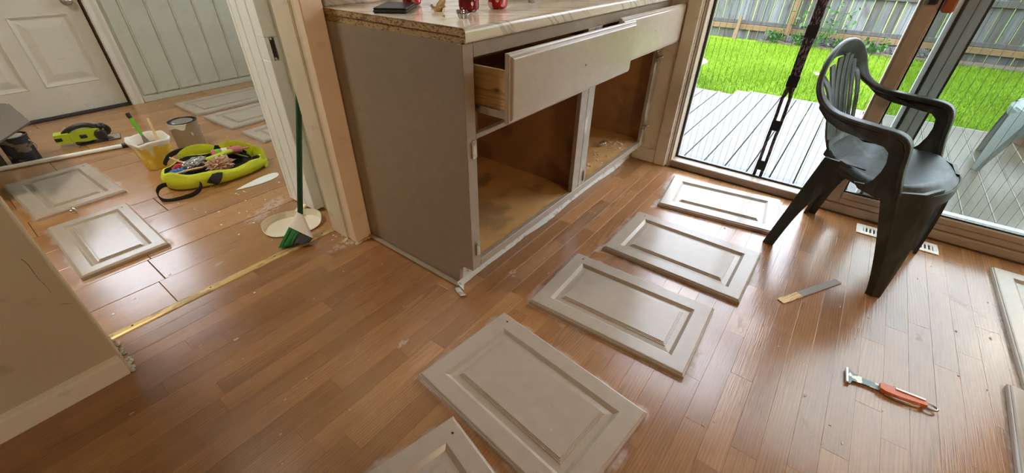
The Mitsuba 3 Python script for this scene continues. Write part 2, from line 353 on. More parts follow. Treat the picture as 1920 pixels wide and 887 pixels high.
# white grooved jamb with a strike hole in its edge
j = num('trim_2'); labels[j] = {'label': 'white grooved jamb panel with an open strike hole beside the doorway', 'kind': 'structure'}
ys = [1.8345, 1.905, 1.985, 2.042, 2.066]
for a, b in zip(ys[:-1], ys[1:]):
    if a == ys[0]:
        hz0, hz1 = .705, .79
        m = cat([box(.836, .8885, a, b-.0015, .012, hz0, .003), box(.836, .8885, a, b-.0015, hz1, 2.06, .003), box(.836, .852, a, b-.0015, hz0, hz1), box(.873, .8885, a, b-.0015, hz0, hz1), box(.852, .873, a+.02, b-.0015, hz0, hz1)])
    else: m = box(.836, .8885, a+.0015, b-.0015, .006, 2.06, .003)
    add(j+'__plank', m, 'mat_white_paint')
add(j+'__strike_hole', box(.853, .872, 1.842, 1.85, .71, .785), 'mat_dark', label='dark open strike hole')
for z in (.711, .784): add(j+'__screw', lathe([(0, .003), (.004, .002), (.0048, 0), (0, 0)], 12, (.8625, 1.8425, z), rx(math.pi/2)), 'mat_white_paint')
# utility room shell
struct('wall_utility_left', box(-1.9, -1.76, 1.64, 4.75, 0, CEIL), 'mat_sage_wall', 'utility room wall on the far left')
struct('wall_utility_back', cat([box(-1.76, -.08, 4.478, 4.60, 0, CEIL), box(.875, 2.9, 4.478, 4.60, 0, CEIL), box(-.08, .875, 4.478, 4.60, 2.05, CEIL)]), 'mat_sage_wall', 'sage grey panelled wall at the back of the utility room')
gx = [.955, 1.062, 1.223, 1.385, 1.546, 1.707, 1.868, 2.03, 2.19, 2.35, 2.51, 2.67]
for a, b in zip(gx[:-1], gx[1:]):
    add('wall_utility_back__panel', box(a+.006, b-.006, 4.463, 4.479, .055, CEIL-.03, .004), 'mat_sage_wall')
for a in gx[1:-1]: add('wall_utility_back__batten', box(a-.0055, a+.0055, 4.459, 4.479, .045, CEIL-.03, .003), 'mat_sage_wall')
struct('baseboard_utility', box(.945, 2.76, 4.462, 4.479, 0, .045, .003), 'mat_sage_wall', 'low sage baseboard under the panelled wall')
struct('wall_utility_right', cat([box(2.76, 2.9, 2.06, 2.5, 0, CEIL), box(2.76, 2.9, 3.9, 4.6, 0, CEIL), box(2.76, 2.9, 2.5, 3.9, 0, .95), box(2.76, 2.9, 2.5, 3.9, 2.0, CEIL)]), 'mat_sage_wall', 'utility room wall on the right with a window')
w1 = struct('window_1', cat([box(2.80, 2.86, 2.5, 2.55, .95, 2.0), box(2.80, 2.86, 3.85, 3.9, .95, 2.0), box(2.80, 2.86, 2.55, 3.85, .95, 1.0), box(2.80, 2.86, 2.55, 3.85, 1.95, 2.0)]), 'mat_white_vinyl', 'utility room window outside the picture')
add(w1+'__pane', box(2.828, 2.831, 2.55, 3.85, 1.0, 1.95), 'mat_clear_glass')
# door casing
cas = [(.862, 4.478), (.862, 4.464), (.868, 4.458), (.90, 4.461), (.925, 4.455), (.94, 4.457), (.94, 4.478)]
cm = trimesh.creation.extrude_polygon(__import__('shapely.geometry', fromlist=['Polygon']).Polygon(cas), 2.1)
t = struct('trim_3', cat([cm, box(-.145, -.068, 4.457, 4.478, 0, 2.1, .004), box(-.145, .94, 4.457, 4.478, 2.1, 2.18, .004)]), 'mat_door_paint', 'painted casing around the white back door')
struct('trim_6', cat([box(.8605, .8745, 4.479, 4.62, .012, 2.05), box(-.0795, -.0695, 4.479, 4.62, .012, 2.05), box(.845, .8604, 4.572, 4.59, .013, 2.05)]), 'mat_underlay', 'jamb coloured dark as the shade in the gap around the white back door')  # jamb given a dark colour so the door gap looks shaded
struct('trim_4', box(-.08, .875, 4.475, 4.62, 0, .012), 'mat_dark', 'near black sill strip under the white back door')  # near black strip in the gap below the door
# back door: two raised panels below, a pane above
d1 = num('door_1'); labels[d1] = {'label': 'white panelled back door of the utility room, two raised panels low down', 'kind': 'structure'}
def ring_profile(w, h, prof):
    rings = [[(i, i, z), (w-i, i, z), (w-i, h-i, z), (i, h-i, z)] for i, z in prof]
    return loft(rings, True, False), rings
def cap(ring):
    return trimesh.Trimesh(np.array(ring), [[0, 1, 2], [0, 2, 3]], process=False)
DX0, DX1, DZ0, DZ1, DY = -.068, .8525, .014, 2.045, 4.53
px = [(.062, .362), (.447, .765)]; pz = (.205, .66)
st = []
for a, b in ((DX0, px[0][0]), (px[0][1], px[1][0]), (px[1][1], DX1)): st.append(box(a, b, DY, DY+.04, pz[0], pz[1]))
st += [box(DX0, DX1, DY, DY+.04, DZ0, pz[0]), box(DX0, DX1, DY, DY+.04, pz[1], 1.0), box(DX0, .06, DY, DY+.04, 1.0, 1.9), box(.725, DX1, DY, DY+.04, 1.0, 1.9), box(DX0, DX1, DY, DY+.04, 1.9, DZ1)]
add(d1+'__slab', cat(st), 'mat_door_paint')
for a, b in px:
    w, h = b-a, pz[1]-pz[0]
    prof = [(0, .0), (.004, .004), (.012, -.001), (.02, -.010), (.028, -.012), (.036, -.011), (.075, -.002), (.078, -.0015)]
    m, rg = ring_profile(w, h, prof); m = cat([m, cap(rg[-1])])
    m = mv(m, rx(math.pi/2), (a, DY, pz[0]))
    m.fix_normals(); add(d1+'__panel', m, 'mat_door_paint')
add(d1+'__pane', box(.06, .725, DY+.018, DY+.021, 1.0, 1.9), 'mat_clear_glass', label='glass pane of the upper half')
add(d1+'__knob', lathe([(0, 0), (.030, 0), (.031, .006), (.012, .012), (.012, .03), (.024, .036), (.029, .048), (.024, .06), (0, .064)], 28, (.789, DY-.001, .738), rx(math.pi/2)), 'mat_steel', True, 'dark metal door knob')
for z in (.235, 1.05, 1.85):
    add(d1+'__hinge', cat([trimesh.creation.cylinder(.006, .09, sections=12).apply_translation((-.072, DY-.003, z))]), 'mat_steel')

# patio wall and sliding door
struct('wall_patio', cat([box(2.462, 2.62, .735, 1.482, 0, CEIL), box(2.462, 2.62, -2.66, -1.26, 0, CEIL), box(2.462, 2.62, -1.26, .735, 2.06, CEIL)]), 'mat_cream_trim', 'cream panelled wall between cabinet and sliding door')
struct('trim_5', cat([box(2.446, 2.464, .683, .755, 0, 2.12, .005), box(2.446, 2.464, -1.30, -1.24, 0, 2.12, .005), box(2.446, 2.464, -1.24, .683, 2.05, 2.12, .004)]), 'mat_cream_trim', 'cream casing of the sliding door')
struct('baseboard_patio', box(2.450, 2.463, .756, .90, 0, .085, .004), 'mat_cream_trim', 'short cream baseboard between cabinet and sliding door')
d2 = num('door_2'); labels[d2] = {'label': 'taupe framed sliding patio door with its glass panel on the right', 'kind': 'structure'}
add(d2+'__jamb', cat([box(2.47, 2.62, .657, .737, 0, 2.06, .003), box(2.462, 2.475, .665, .684, 0, 2.06, .003)]), 'mat_frame_taupe')
add(d2+'__jamb_strip', box(2.458, 2.466, .676, .683, .01, 2.05, .002), 'mat_white_vinyl', label='white caulk strip')
add(d2+'__gasket', cat([box(2.545, 2.562, .645, .659, .04, 2.03), box(2.545, 2.556, -.12, .657, .040, .052)]), 'mat_rubber', label='black gasket around the screened opening')
add(d2+'__sill', cat([box(2.475, 2.556, -1.26, .658, 0, .042, .004)]), 'mat_frame_taupe')
add(d2+'__outer_sill', cat([box(2.556, 2.60, -1.26, .658, -.02, .032, .003), box(2.60, 2.68, -1.26, .70, -.06, .006, .004)]), 'mat_sill_grey', label='weathered grey outer sill')
add(d2+'__sill_lip', box(2.556, 2.562, -.1, .64, .030, .050, .002), 'mat_white_vinyl')
add(d2+'__head', box(2.475, 2.62, -1.26, .658, 2.02, 2.06), 'mat_frame_taupe')
# glass panel: stile, rail
add(d2+'__stile', cat([box(2.49, 2.532, -.197, -.134, .043, 2.02, .004), box(2.484, 2.492, -.190, -.142, .05, 2.0, .003)]), 'mat_frame_taupe')
add(d2+'__stile_edge', box(2.488, 2.54, -.1335, -.130, .043, 2.02), 'mat_white_vinyl', label='pale edge of the stile')
add(d2+'__rail', cat([box(2.49, 2.532, -1.2, -.197, .043, .074, .004), box(2.486, 2.53, -1.2, -.197, .076, .106, .004)]), 'mat_frame_taupe')
add(d2+'__glazing_bead', cat([box(2.498, 2.51, -.203, -.196, .107, 2.0), box(2.498, 2.51, -1.2, -.2, .106, .113)]), 'mat_rubber', label='black glazing bead')
add(d2+'__pane', box(2.512, 2.516, -1.2, -.199, .108, 2.0), 'mat_glass', label='hazy glass pane')
add(d2+'__fixed_stile', cat([box(2.575, 2.61, -.268, -.252, .04, 2.03)]), 'mat_white_vinyl', label='white fixed stile seen through the glass')
add(d2+'__fixed_stile_gasket', cat([box(2.570, 2.576, -.278, -.268, .04, 2.03), box(2.57, 2.574, -.352, -.345, .04, 2.03)]), 'mat_rubber')
add(d2+'__fixed_stile_grey', cat([box(2.574, 2.61, -.312, -.278, .04, 2.03, .003), box(2.571, 2.61, -.346, -.314, .04, 2.03, .003)]), 'mat_frame_grey', label='grey fixed stile seen through the glass')
add(d2+'__outer_rail', box(2.566, 2.61, -1.2, -.35, .04, .095, .004), 'mat_sill_grey')
add(d2+'__handle', cat([box(2.475, 2.545, -.243, -.205, .905, 1.13, .006)]), 'mat_rust', label='orange brown handle plate')
add(d2+'__latch', cat([box(2.462, 2.486, -.185, -.150, .93, 1.02, .006)]), 'mat_black_plastic', label='dark latch')
gap = []
yy = -1.25
while yy < .65:
    L = rng.uniform(.05, .16); gap.append(box(2.463+rng.uniform(0, .004), 2.478, yy, min(yy+L, .655), -.009, rng.uniform(.0015, .006))); yy += L
add(d2+'__dark_line', cat(gap), 'mat_underlay', label='dark ragged line under the sill', kind=None)  # uneven dark strip along the foot of the sill
# magnetic mesh screen
ms = thing('mesh_screen', 'black hanging mesh screen with a lace closure in the open half of the patio door', 'screen door')
th = []
for yy in np.arange(-.12, .645, .0315):
    if abs(yy-.195) < .03: continue
    th.append(box(2.5622, 2.5634, yy-.0006, yy+.0006, .050, 2.02))
for zz in np.arange(.05, .068, .006): th.append(box(2.562, 2.563, -.12, .645, zz, zz+.0005))
add(ms+'__pleat_line', cat(th), 'mat_thread', kind='stuff', label='fine dark vertical pleat lines')
th = []
for yy in np.arange(-1.19, -.36, .0315): th.append(box(2.622, 2.6232, yy-.0006, yy+.0006, .05, 2.02))
ms2 = thing('fixed_screen', 'fine lined mesh screen outside the glass half of the patio door', 'screen door')
add(ms2+'__pleat_line', cat(th), 'mat_thread', kind='stuff')
add(ms2+'__rail', box(2.618, 2.628, -1.2, -.35, .035, .05), 'mat_thread')
for s in (-1, 1):
    zz = np.linspace(.05, 2.0, 60); off = .0165*s*np.where(zz < .50, 1.0, .62)
    add(ms+'__lace_band', sweep(np.stack([0*zz+2.558, .196+off+.001*np.sin(zz*30), zz], 1), (0, 1, 0), .0155+.006*(zz > .50), .003, 6), 'mat_lace')
for zz in (.113, .338, .562, .787, 1.01, 1.235, 1.46, 1.685, 1.91):
    add(ms+'__magnet_tab', box(2.5525, 2.5565, .171, .220, zz-.027, zz+.027, .002), 'mat_webbing')

# brass threshold strip
ts = thing('threshold_strip', 'narrow brass transition strip across the doorway floor', 'floor strip')
st = [(1.624, .0002), (1.627, .003), (1.635, .0055), (1.651, .0055), (1.660, .003), (1.663, .0002)]
add(ts+'__bar', yz(st, -.034, .803), 'mat_strip_brass')
for x in (.03, .28, .53, .75): add(ts+'__nail', lathe([(0, .0012), (.003, .0008), (.0035, 0)], 10, (x, 1.645, .0055)), 'mat_dark')
# broken plaster and paint where the trim meets the floor
pz_ = []
for i in range(40):
    x, yv = rng.uniform(.80, .885), rng.uniform(1.452, 1.462)
    if i < 14: x, yv = rng.uniform(.775, .80), rng.uniform(1.47, 1.60)
    s = rng.uniform(.004, .012); pz_.append(mv(trimesh.creation.icosphere(0, s), None, (x, yv, s*.2)))
    pz_[-1].vertices[:, 2] = np.clip(pz_[-1].vertices[:, 2]*.5, 0, None)
add('plaster_crumbs', cat(pz_), 'mat_chip', label='crumbled plaster and dried paint at the foot of the doorway trim', category='debris', kind='stuff')
pz_ = []
for i in range(26):
    s = rng.uniform(.003, .009); pz_.append(mv(trimesh.creation.icosphere(0, s), None, (-.036+rng.uniform(-.003, .012), rng.uniform(1.425, 1.63), s*.3)))
    pz_[-1].vertices[:, 2] = np.clip(pz_[-1].vertices[:, 2], 0, None)
add('broken_caulk', cat(pz_), 'mat_caulk', label='broken white caulk at the ragged wall end left of the doorway', category='debris', kind='stuff')

# ---------------------------------------------------------------- lamps added out of view as extra light
kl = thing('added_pendant_lamp', 'added unseen globe lamp behind the camera, lighting the cabinet fronts', 'lamp')  # added lamp that brightens faces turned toward the kitchen rear
add(kl+'__cord', box(.597, .603, -1.903, -1.897, 1.72, CEIL-.03), 'mat_black_plastic')
add(kl+'__canopy', lathe([(0, 0), (.06, 0), (.06, -.03), (0, -.03)], 24, (.6, -1.9, CEIL)), 'mat_brass')
add(kl+'__cap', lathe([(0, .05), (.03, .05), (.045, 0), (0, 0)], 24, (.6, -1.9, 1.675)), 'mat_brass')
add(kl+'__globe', mv(trimesh.creation.icosphere(3, .14), None, (.6, -1.9, 1.54)), 'mat_white_vinyl', True,
    emitter={'type': 'area', 'radiance': {'type': 'rgb', 'value': [KITCHEN_POWER*c for c in KITCHEN_FILL]}})
ul = thing('added_ceiling_lamp', 'added unseen utility room ceiling lamp, lighting the white jamb', 'lamp')  # added lamp that brightens the jamb and the floor below
add(ul+'__housing', lathe([(0, 0), (.2, 0), (.2, -.04), (0, -.04)], 32, (-.25, 2.35, CEIL)), 'mat_white_vinyl')
add(ul+'__diffuser', mv(trimesh.creation.uv_sphere(.19).slice_plane((0, 0, 0), (0, 0, -1)), np.diag([1, 1, .4]), (-.25, 2.35, CEIL-.042)), 'mat_white_vinyl',
    emitter={'type': 'area', 'radiance': {'type': 'rgb', 'value': [UTILITY_POWER*c for c in UTILITY_FILL]}})

# ---------------------------------------------------------------- base cabinet
bc = thing('base_cabinet', 'taupe painted base cabinet with its doors off, an open drawer and brown bare interior', 'cabinet')
FX0, FX1, FY = .887, 2.461, .84
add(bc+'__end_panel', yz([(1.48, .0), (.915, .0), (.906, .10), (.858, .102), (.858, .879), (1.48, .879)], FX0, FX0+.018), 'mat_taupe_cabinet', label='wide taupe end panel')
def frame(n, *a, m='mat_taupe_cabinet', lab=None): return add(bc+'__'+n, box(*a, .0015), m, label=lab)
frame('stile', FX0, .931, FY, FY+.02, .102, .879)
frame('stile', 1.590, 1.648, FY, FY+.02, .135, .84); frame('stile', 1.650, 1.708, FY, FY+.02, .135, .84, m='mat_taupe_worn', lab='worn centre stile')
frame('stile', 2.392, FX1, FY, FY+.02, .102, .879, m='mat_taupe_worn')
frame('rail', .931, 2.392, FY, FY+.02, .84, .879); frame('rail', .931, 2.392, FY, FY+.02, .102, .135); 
frame('rail', .931, 1.59, FY, FY+.02, .602, .618)
add(bc+'__toe_kick', box(FX0+.004, 2.455, .913, .928, .0, .115), 'mat_caulk', label='white smeared toe kick')
add(bc+'__shelf', box(.905, 2.455, .86, 1.468, .116, .13), 'mat_cabinet_floor', label='stained cabinet floor')
add(bc+'__back', box(.905, 2.455, 1.468, 1.479, .10, .879), 'mat_brown_board')
add(bc+'__divider', box(1.640, 1.656, .861, 1.467, .131, .875), 'mat_brown_board')
add(bc+'__side_lining', box(.9055, .911, .861, 1.467, .131, .875), 'mat_brown_board'); add(bc+'__side_lining', box(2.446, 2.455, .861, 1.467, .131, .875), 'mat_brown_board')
add(bc+'__shelf_support', cat([box(.912, .93, .861, 1.46, .61, .645), box(.912, 1.638, 1.44, 1.467, .60, .64)]), 'mat_taupe_worn')
add(bc+'__base_trim', box(.866, .8865, .90, 1.452, 0, .016, .006), 'mat_taupe_cabinet', label='flat taupe trim strip along the floor')
def ogee_front(x0, x1, y0, z0, z1, th, material, key):
    # a slab front with a stepped edge; the face looks towards -y
    w, h = x1-x0, z1-z0
    m, rg = ring_profile(w, h, [(0, 0), (0, th*.45), (.003, th*.62), (.007, th*.66), (.011, th*.93), (.015, th), (.0165, th)])
    m = cat([m, cap(rg[-1])]); b = trimesh.Trimesh(np.array(rg[0]), [[0, 2, 1], [0, 3, 2]], process=False); m = cat([m, b])
    m = mv(m, rx(math.pi/2), (x0, y0, z0)); m.fix_normals(); return add(key, m, material)
dw = num(bc+'__drawer')
def yzbar(poly, y0, y1): return xz(poly, y0, y1)
def drawer(key, x0, x1, fy, fz0, fz1, bx0, bx1, bz0, bz1, ye):
    k = num(key)
    f = k+'__front'
    ogee_front(x0, x1, fy+.02, fz0, fz1, .020, 'mat_taupe_panel', f)
    add(k+'__side', box(bx0, bx0+.013, fy+.0202, ye, bz0, bz1, .002), 'mat_pine', label='knotty pine drawer side'); add(k+'__side', box(bx1-.013, bx1, fy+.0202, ye, bz0, bz1, .002), 'mat_pine')
    add(k+'__back', box(bx0+.0131, bx1-.0131, ye-.013, ye, bz0, bz1-.012), 'mat_pine')
    add(k+'__bottom', box(bx0+.0131, bx1-.0131, fy+.0203, ye-.0131, bz0+.008, bz0+.013), 'mat_brown_board')
    add(k+'__slide', yzbar([(bx0-.0105, bz0-.016), (bx0+.02, bz0-.016), (bx0+.02, bz0-.006), (bx0-.0005, bz0-.006), (bx0-.0005, bz0+.006), (bx0-.0105, bz0+.006)], fy+.03, ye+.03), 'mat_steel', label='painted steel drawer slide'); add(k+'__slide', box(bx1+.0005, bx1+.0105, fy+.03, ye+.03, bz0-.016, bz0+.006), 'mat_steel')
    return k
used.discard(dw)
k = drawer(bc+'__drawer', .916, 1.712, .697, .683, .869, .952, 1.578, .700, .815, 1.24)
add(k+'__screw_hole', lathe([(0, .0004), (.003, .0004), (.0031, 0)], 10, (1.325, .6968, .775), rx(math.pi/2)), 'mat_dark')
k = drawer(bc+'__drawer', 1.714, 2.455, .757, .690, .870, 1.73, 2.37, .745, .815, 1.10)
add(k+'__screw_hole', lathe([(0, .0004), (.003, .0004), (.0031, 0)], 10, (2.08, .7568, .785), rx(math.pi/2)), 'mat_dark')
def leaf_hinge(key, x, z, m):
    k = num(key); used.discard(k)
    add(k, cat([box(x-.011, x+.008, FY-.003, FY-.0002, z-.03, z+.03, .001), trimesh.creation.cylinder(.004, .05, sections=10).apply_translation((x-.012, FY-.003, z)),
      box(x-.006, x+.003, FY-.0052, FY-.003, z-.022, z-.014), box(x-.006, x+.003, FY-.0052, FY-.003, z+.014, z+.022)]), m)
leaf_hinge(bc+'__hinge_plate', .921, .572, 'mat_taupe_worn'); leaf_hinge(bc+'__hinge_plate', .921, .192, 'mat_taupe_worn'); leaf_hinge(bc+'__hinge_plate', 1.700, .185, 'mat_taupe_worn')
for z in (.612, .235):
    k = num(bc+'__hinge'); used.discard(k)
    add(k, cat([box(2.388, 2.412, FY-.004, FY-.0003, z-.026, z+.026, .001), mv(lathe([(0, 0), (.0175, 0), (.0185, .004), (.014, .011), (0, .012)], 18), rx(-.4), (2.396, FY-.020, z)), box(2.390, 2.402, FY-.02, FY-.002, z-.012, z+.012, .002),
        box(2.376, 2.39, FY-.016, FY-.01, z-.02, z-.012), box(2.376, 2.39, FY-.016, FY-.01, z+.012, z+.02)]), 'mat_steel', label='bare steel cup hinge')
# ragged white paint line where toe kick meets floor
pts = []; N = 60
xs = np.linspace(.868, 2.44, N); off = .912-.006-.009*np.abs(np.sin(xs*5.1)+.6*np.sin(xs*13+1))*rng.uniform(.6, 1, N)
off[0] -= .02
v = [(x, .9125, .022) for x in xs]+[(x, o, .0012) for x, o in zip(xs, off)]
f = []
for i in range(N-1): f += [[i, N+i, N+i+1], [i, N+i+1, i+1]]
add(bc+'__caulk_line', trimesh.Trimesh(np.array(v), f, process=False), 'mat_caulk', True, label='ragged line of white caulk and paint')
pe = thing('loose_tape_strip', 'curled peeling strip of paint at the front corner of the cabinet end panel', 'tape')
p_ = spline([(.866, .905, .002), (.852, .885, .006), (.846, .866, .004), (.838, .850, .012)], 14)
add(pe+'__strip', sweep(p_, (.8, -.5, 0), .02, .0015, 6), 'mat_caulk')

# ---------------------------------------------------------------- countertop
ct = thing('countertop', 'marble look laminate countertop with a bare particleboard end', 'countertop')
def arc(cx, cy, r, a0, a1, n): return [(cx+r*math.cos(math.radians(a)), cy+r*math.sin(math.radians(a))) for a in np.linspace(a0, a1, n)]
outer = [(1.481, .92)]+arc(.838, .908, .012, 90, 180, 7)+arc(.832, .888, .006, 180, 255, 4)
inner = [(1.481, .9185)]+arc(.838, .908, .0105, 90, 180, 7)+arc(.832, .888, .0045, 180, 255, 4)
add(ct+'__laminate', yz(outer+inner[::-1], .8875, 2.4605), 'mat_marble', 30)
core = [(1.4805, .9184)]+arc(.838, .908, .0104, 90, 180, 7)+[(.8277, .885), (.848, .881), (.848, .899), (1.4805, .901)]
add(ct+'__core', yz(core, .889, 2.460), 'mat_particle_board', 30, label='rough particleboard core')
add(ct+'__build_up', box(.893, .965, .849, 1.480, .8795, .9005), 'mat_particle_board')
add(ct+'__build_up', box(.966, 2.458, .849, .90, .8795, .9005), 'mat_particle_board')
sp = thing('backsplash', 'low marble laminate upstand where the counter meets the wall', 'backsplash')
add(sp+'__board', box(.893, 2.46, 1.4625, 1.4815, .9205, 1.02, .004), 'mat_marble')

# ---------------------------------------------------------------- things on the counter
def can(x, y, material, label):
    k = thing('soda_can', label, 'drink can', None)
    add(k+'__body', lathe([(.0245, .0), (.030, .004), (.0325, .012), (.0325, .092), (.030, .100)], 36, (x, y, .9215)), material, 30)
    add(k+'__rim', lathe([(.030, .100), (.0285, .112), (.0295, .1145), (.028, .1155), (.0265, .112), (0, .111)], 36, (x, y, .9215)), 'mat_can_metal', 30)
    add(k+'__base', lathe([(0, .006), (.018, .004), (.0225, .0002), (.0245, .0)], 36, (x, y, .9215)), 'mat_can_metal', 30)
    add(k+'__tab', sweep(spline([(x-.008, y, 1.0335), (x+.006, y, 1.0345), (x+.014, y, 1.0345)], 8), (0, 1, 0), .013, .0015, 8), 'mat_can_metal')
can(1.135, 1.305, 'mat_red_can', 'bright red drink can behind the black wallet on the counter')
can(1.145, 1.045, 'mat_dark_red_can', 'dark red drink can, middle one, behind the silver hinge on the counter')
can(1.262, 1.02, 'mat_red_can', 'red drink can standing right of the dark red can on the counter')
wa = thing('wallet', 'flat black wallet lying on the counter near its left end', 'wallet')
wl = mv(box(-.052, .052, -.09, .09, 0, .010, .004), rz(-.93), (1.005, 1.235, .9203))
add(wa+'__cover', wl, 'mat_black_plastic'); add(wa+'__flap', mv(box(-.050, .052, -.088, .088, .0102, .015, .002), rz(-.93), (1.006, 1.236, .9203)), 'mat_black_plastic')
def loose_hinge(x, y, a, m, label):
    k = thing('cabinet_hinge', label, 'hinge')
    R, L = rz(a), (x, y, .9205)
    add(k+'__cup', mv(lathe([(0, .001), (.013, .0), (.0165, .006), (.0175, .012), (.021, .0125), (.021, .014), (.016, .0142), (.0145, .004), (0, .003)], 24), R, L), m, 30)
    al = .055 if 'brass' in label else .026
    add(k+'__arm', cat([mv(box(-.007, .007, .01, al, .010, .014, .001), R@rx(.35), L), mv(box(-.008, -.006, .012, al-.004, .004, .016), R@rx(.35), L), mv(box(.006, .008, .012, al-.004, .004, .016), R@rx(.35), L)]), m)
    add(k+'__plate', mv(box(-.026, .026, -.008, .008, .0125, .015, .001), R, L), m)
    for s in (-1, 1): add(k+'__screw', mv(lathe([(.0035, .019), (.0038, .0165), (.0015, .015), (.0014, .002), (0, .0)], 10), R, (x+math.cos(a)*s*.021, y+math.sin(a)*s*.021, .9206)), m)
loose_hinge(1.075, 1.115, -1.2, 'mat_brass', 'brass coloured cabinet hinge lying on the counter right of the wallet')
loose_hinge(1.018, .952, .75, 'mat_steel', 'silver cabinet hinge on the counter in front of the dark red can')
loose_hinge(1.50, 1.045, .4, 'mat_steel', 'small silver hinge on the counter farthest from its bare end')
sk = thing('screw', 'tiny brass screw on the counter in front of the brass hinge', 'screw')
add(sk+'__head', lathe([(0, .0), (.0042, .001), (.0042, .003), (0, .0055)], 14, (.997, 1.01, .9203)), 'mat_brass', 30)
tr = thing('tablet', 'dark flat tray at the back of the counter', 'tray')
add(tr+'__body', mv(box(-.09, .09, -.06, .06, 0, .012, .004), rz(-.6), (1.60, 1.17, .9205)), 'mat_black_plastic')

# loose hardware and chips inside the right cabinet bay
def knob(x, y, z, R, label, m='mat_steel'):
    k = thing('cabinet_knob', label, 'knob')
    add(k+'__head', mv(lathe([(0, .024), (.010, .023), (.0145, .019), (.0145, .016), (.008, .012)], 22), R, (x, y, z)), m, 30)
    add(k+'__stem', mv(lathe([(.008, .012), (.0055, .008), (.0058, .003), (.009, 0), (0, 0)], 22), R, (x, y, z)), m, 30)
knob(2.17, .995, .1455, ry(1.5), 'left one of two small dark knobs lying on the cabinet floor')
knob(2.215, .985, .1455, ry(-1.25)@rz(1), 'right one of two small dark knobs lying on the cabinet floor')
sc = thing('screw', 'loose screw beside the two knobs on the cabinet floor', 'screw')
add(sc+'__shank', tube([(2.235, 1.0, .1325), (2.262, .995, .1325)], [.002, .0012], 8), 'mat_steel')
ch = []
for i in range(95):
    x = 2.41-abs(rng.normal(0, .28)); yv = rng.choice([rng.uniform(.875, 1.0), 1.455-abs(rng.normal(0, .07))], p=[.35, .65])
    if x < 1.68 or yv < .87 or yv > 1.46: continue
    a = rng.uniform(0, 6.28); s = rng.uniform(.004, .015)
    p = np.array([[math.cos(a+q)*s*rng.uniform(.5, 1.2), math.sin(a+q)*s*rng.uniform(.4, 1), 0] for q in (0, 1.6, 3.1, 4.7)])
    p = np.vstack([p, p*.8+[0, 0, .0015+rng.uniform(0, .003)]]); m = hull(p); m = mv(m, None, (x, yv, .1305)); ch.append(m)
add('wood_chips', cat(ch), 'mat_chip', label='pale wood chips and debris scattered on the cabinet floor', category='debris', kind='stuff')

# ---------------------------------------------------------------- cabinet doors laid out on the floor
DOORLAB = ['taupe cabinet door lying on the floor straight in front of the near cabinet corner', 'taupe cabinet door third from the patio door in the row on the kitchen floor',
  'taupe cabinet door second from the patio door in the row on the kitchen floor', 'taupe cabinet door nearest the patio sill, beside the green chair',
  'taupe cabinet door cut off by the bottom edge of the picture', 'taupe cabinet door at the right edge near the floor vent', 'taupe cabinet door cut off in the lower right corner of the picture',
  'grey taupe cabinet door beside the white pole on the utility room floor', 'shiny small cabinet door on the utility room floor nearest the doorway',
  'cabinet door on the utility room floor lying against the panelled back wall', 'middle one of three cabinet doors behind the white jamb', 'nearest of three cabinet doors partly hidden by the white jamb']
def cabinet_door(cx, cy, a, w, l, label, group, hole=True):
    k = thing('cabinet_door', label, 'cabinet door', group); R, L = rz(a), (cx-math.cos(a)*w/2+math.sin(a)*l/2, cy-math.sin(a)*w/2-math.cos(a)*l/2, .0012)
    s = min(1, w/.37)
    prof = [(0, 0), (0, .0115), (.0018, .0138), (.0042, .0144), (.0055, .0172), (.0085, .019), (.012, .0191), (.057*s, .019), (.0585*s, .0180), (.0685*s, .0090), (.070*s, .0088)]
    m, rg = ring_profile(w, l, prof); b = trimesh.Trimesh(np.array(rg[0]), [[0, 2, 1], [0, 3, 2]], process=False)
    add(k+'__frame', mv(cat([m, b]), R, L), 'mat_taupe')
    prof = [(.0685*s, .0080), (.070*s, .0090), (.0885*s, .0105), (.0892*s, .0138), (.0928*s, .0136), (.0935*s, .0162), (.0968*s, .0160), (.0975*s, .0187), (.1*s, .0188)]
    m, rg = ring_profile(w, l, prof)
    add(k+'__panel', mv(cat([m, cap(rg[-1])]), R, L), 'mat_taupe_panel')
    if hole: add(k+'__screw_hole', mv(lathe([(0, .0193), (.0035, .0193), (.0036, .0185)], 10, (w-.03, l-.045, 0)), R, L), 'mat_dark')
for i, (cx, cy, a, w, l) in enumerate(DOORS):
    cabinet_door(cx, cy, a, w, l, DOORLAB[i], 'cabinet doors laid out on the kitchen floor' if i < 7 else 'cabinet doors laid out on the utility room floor', i not in (5, 6))

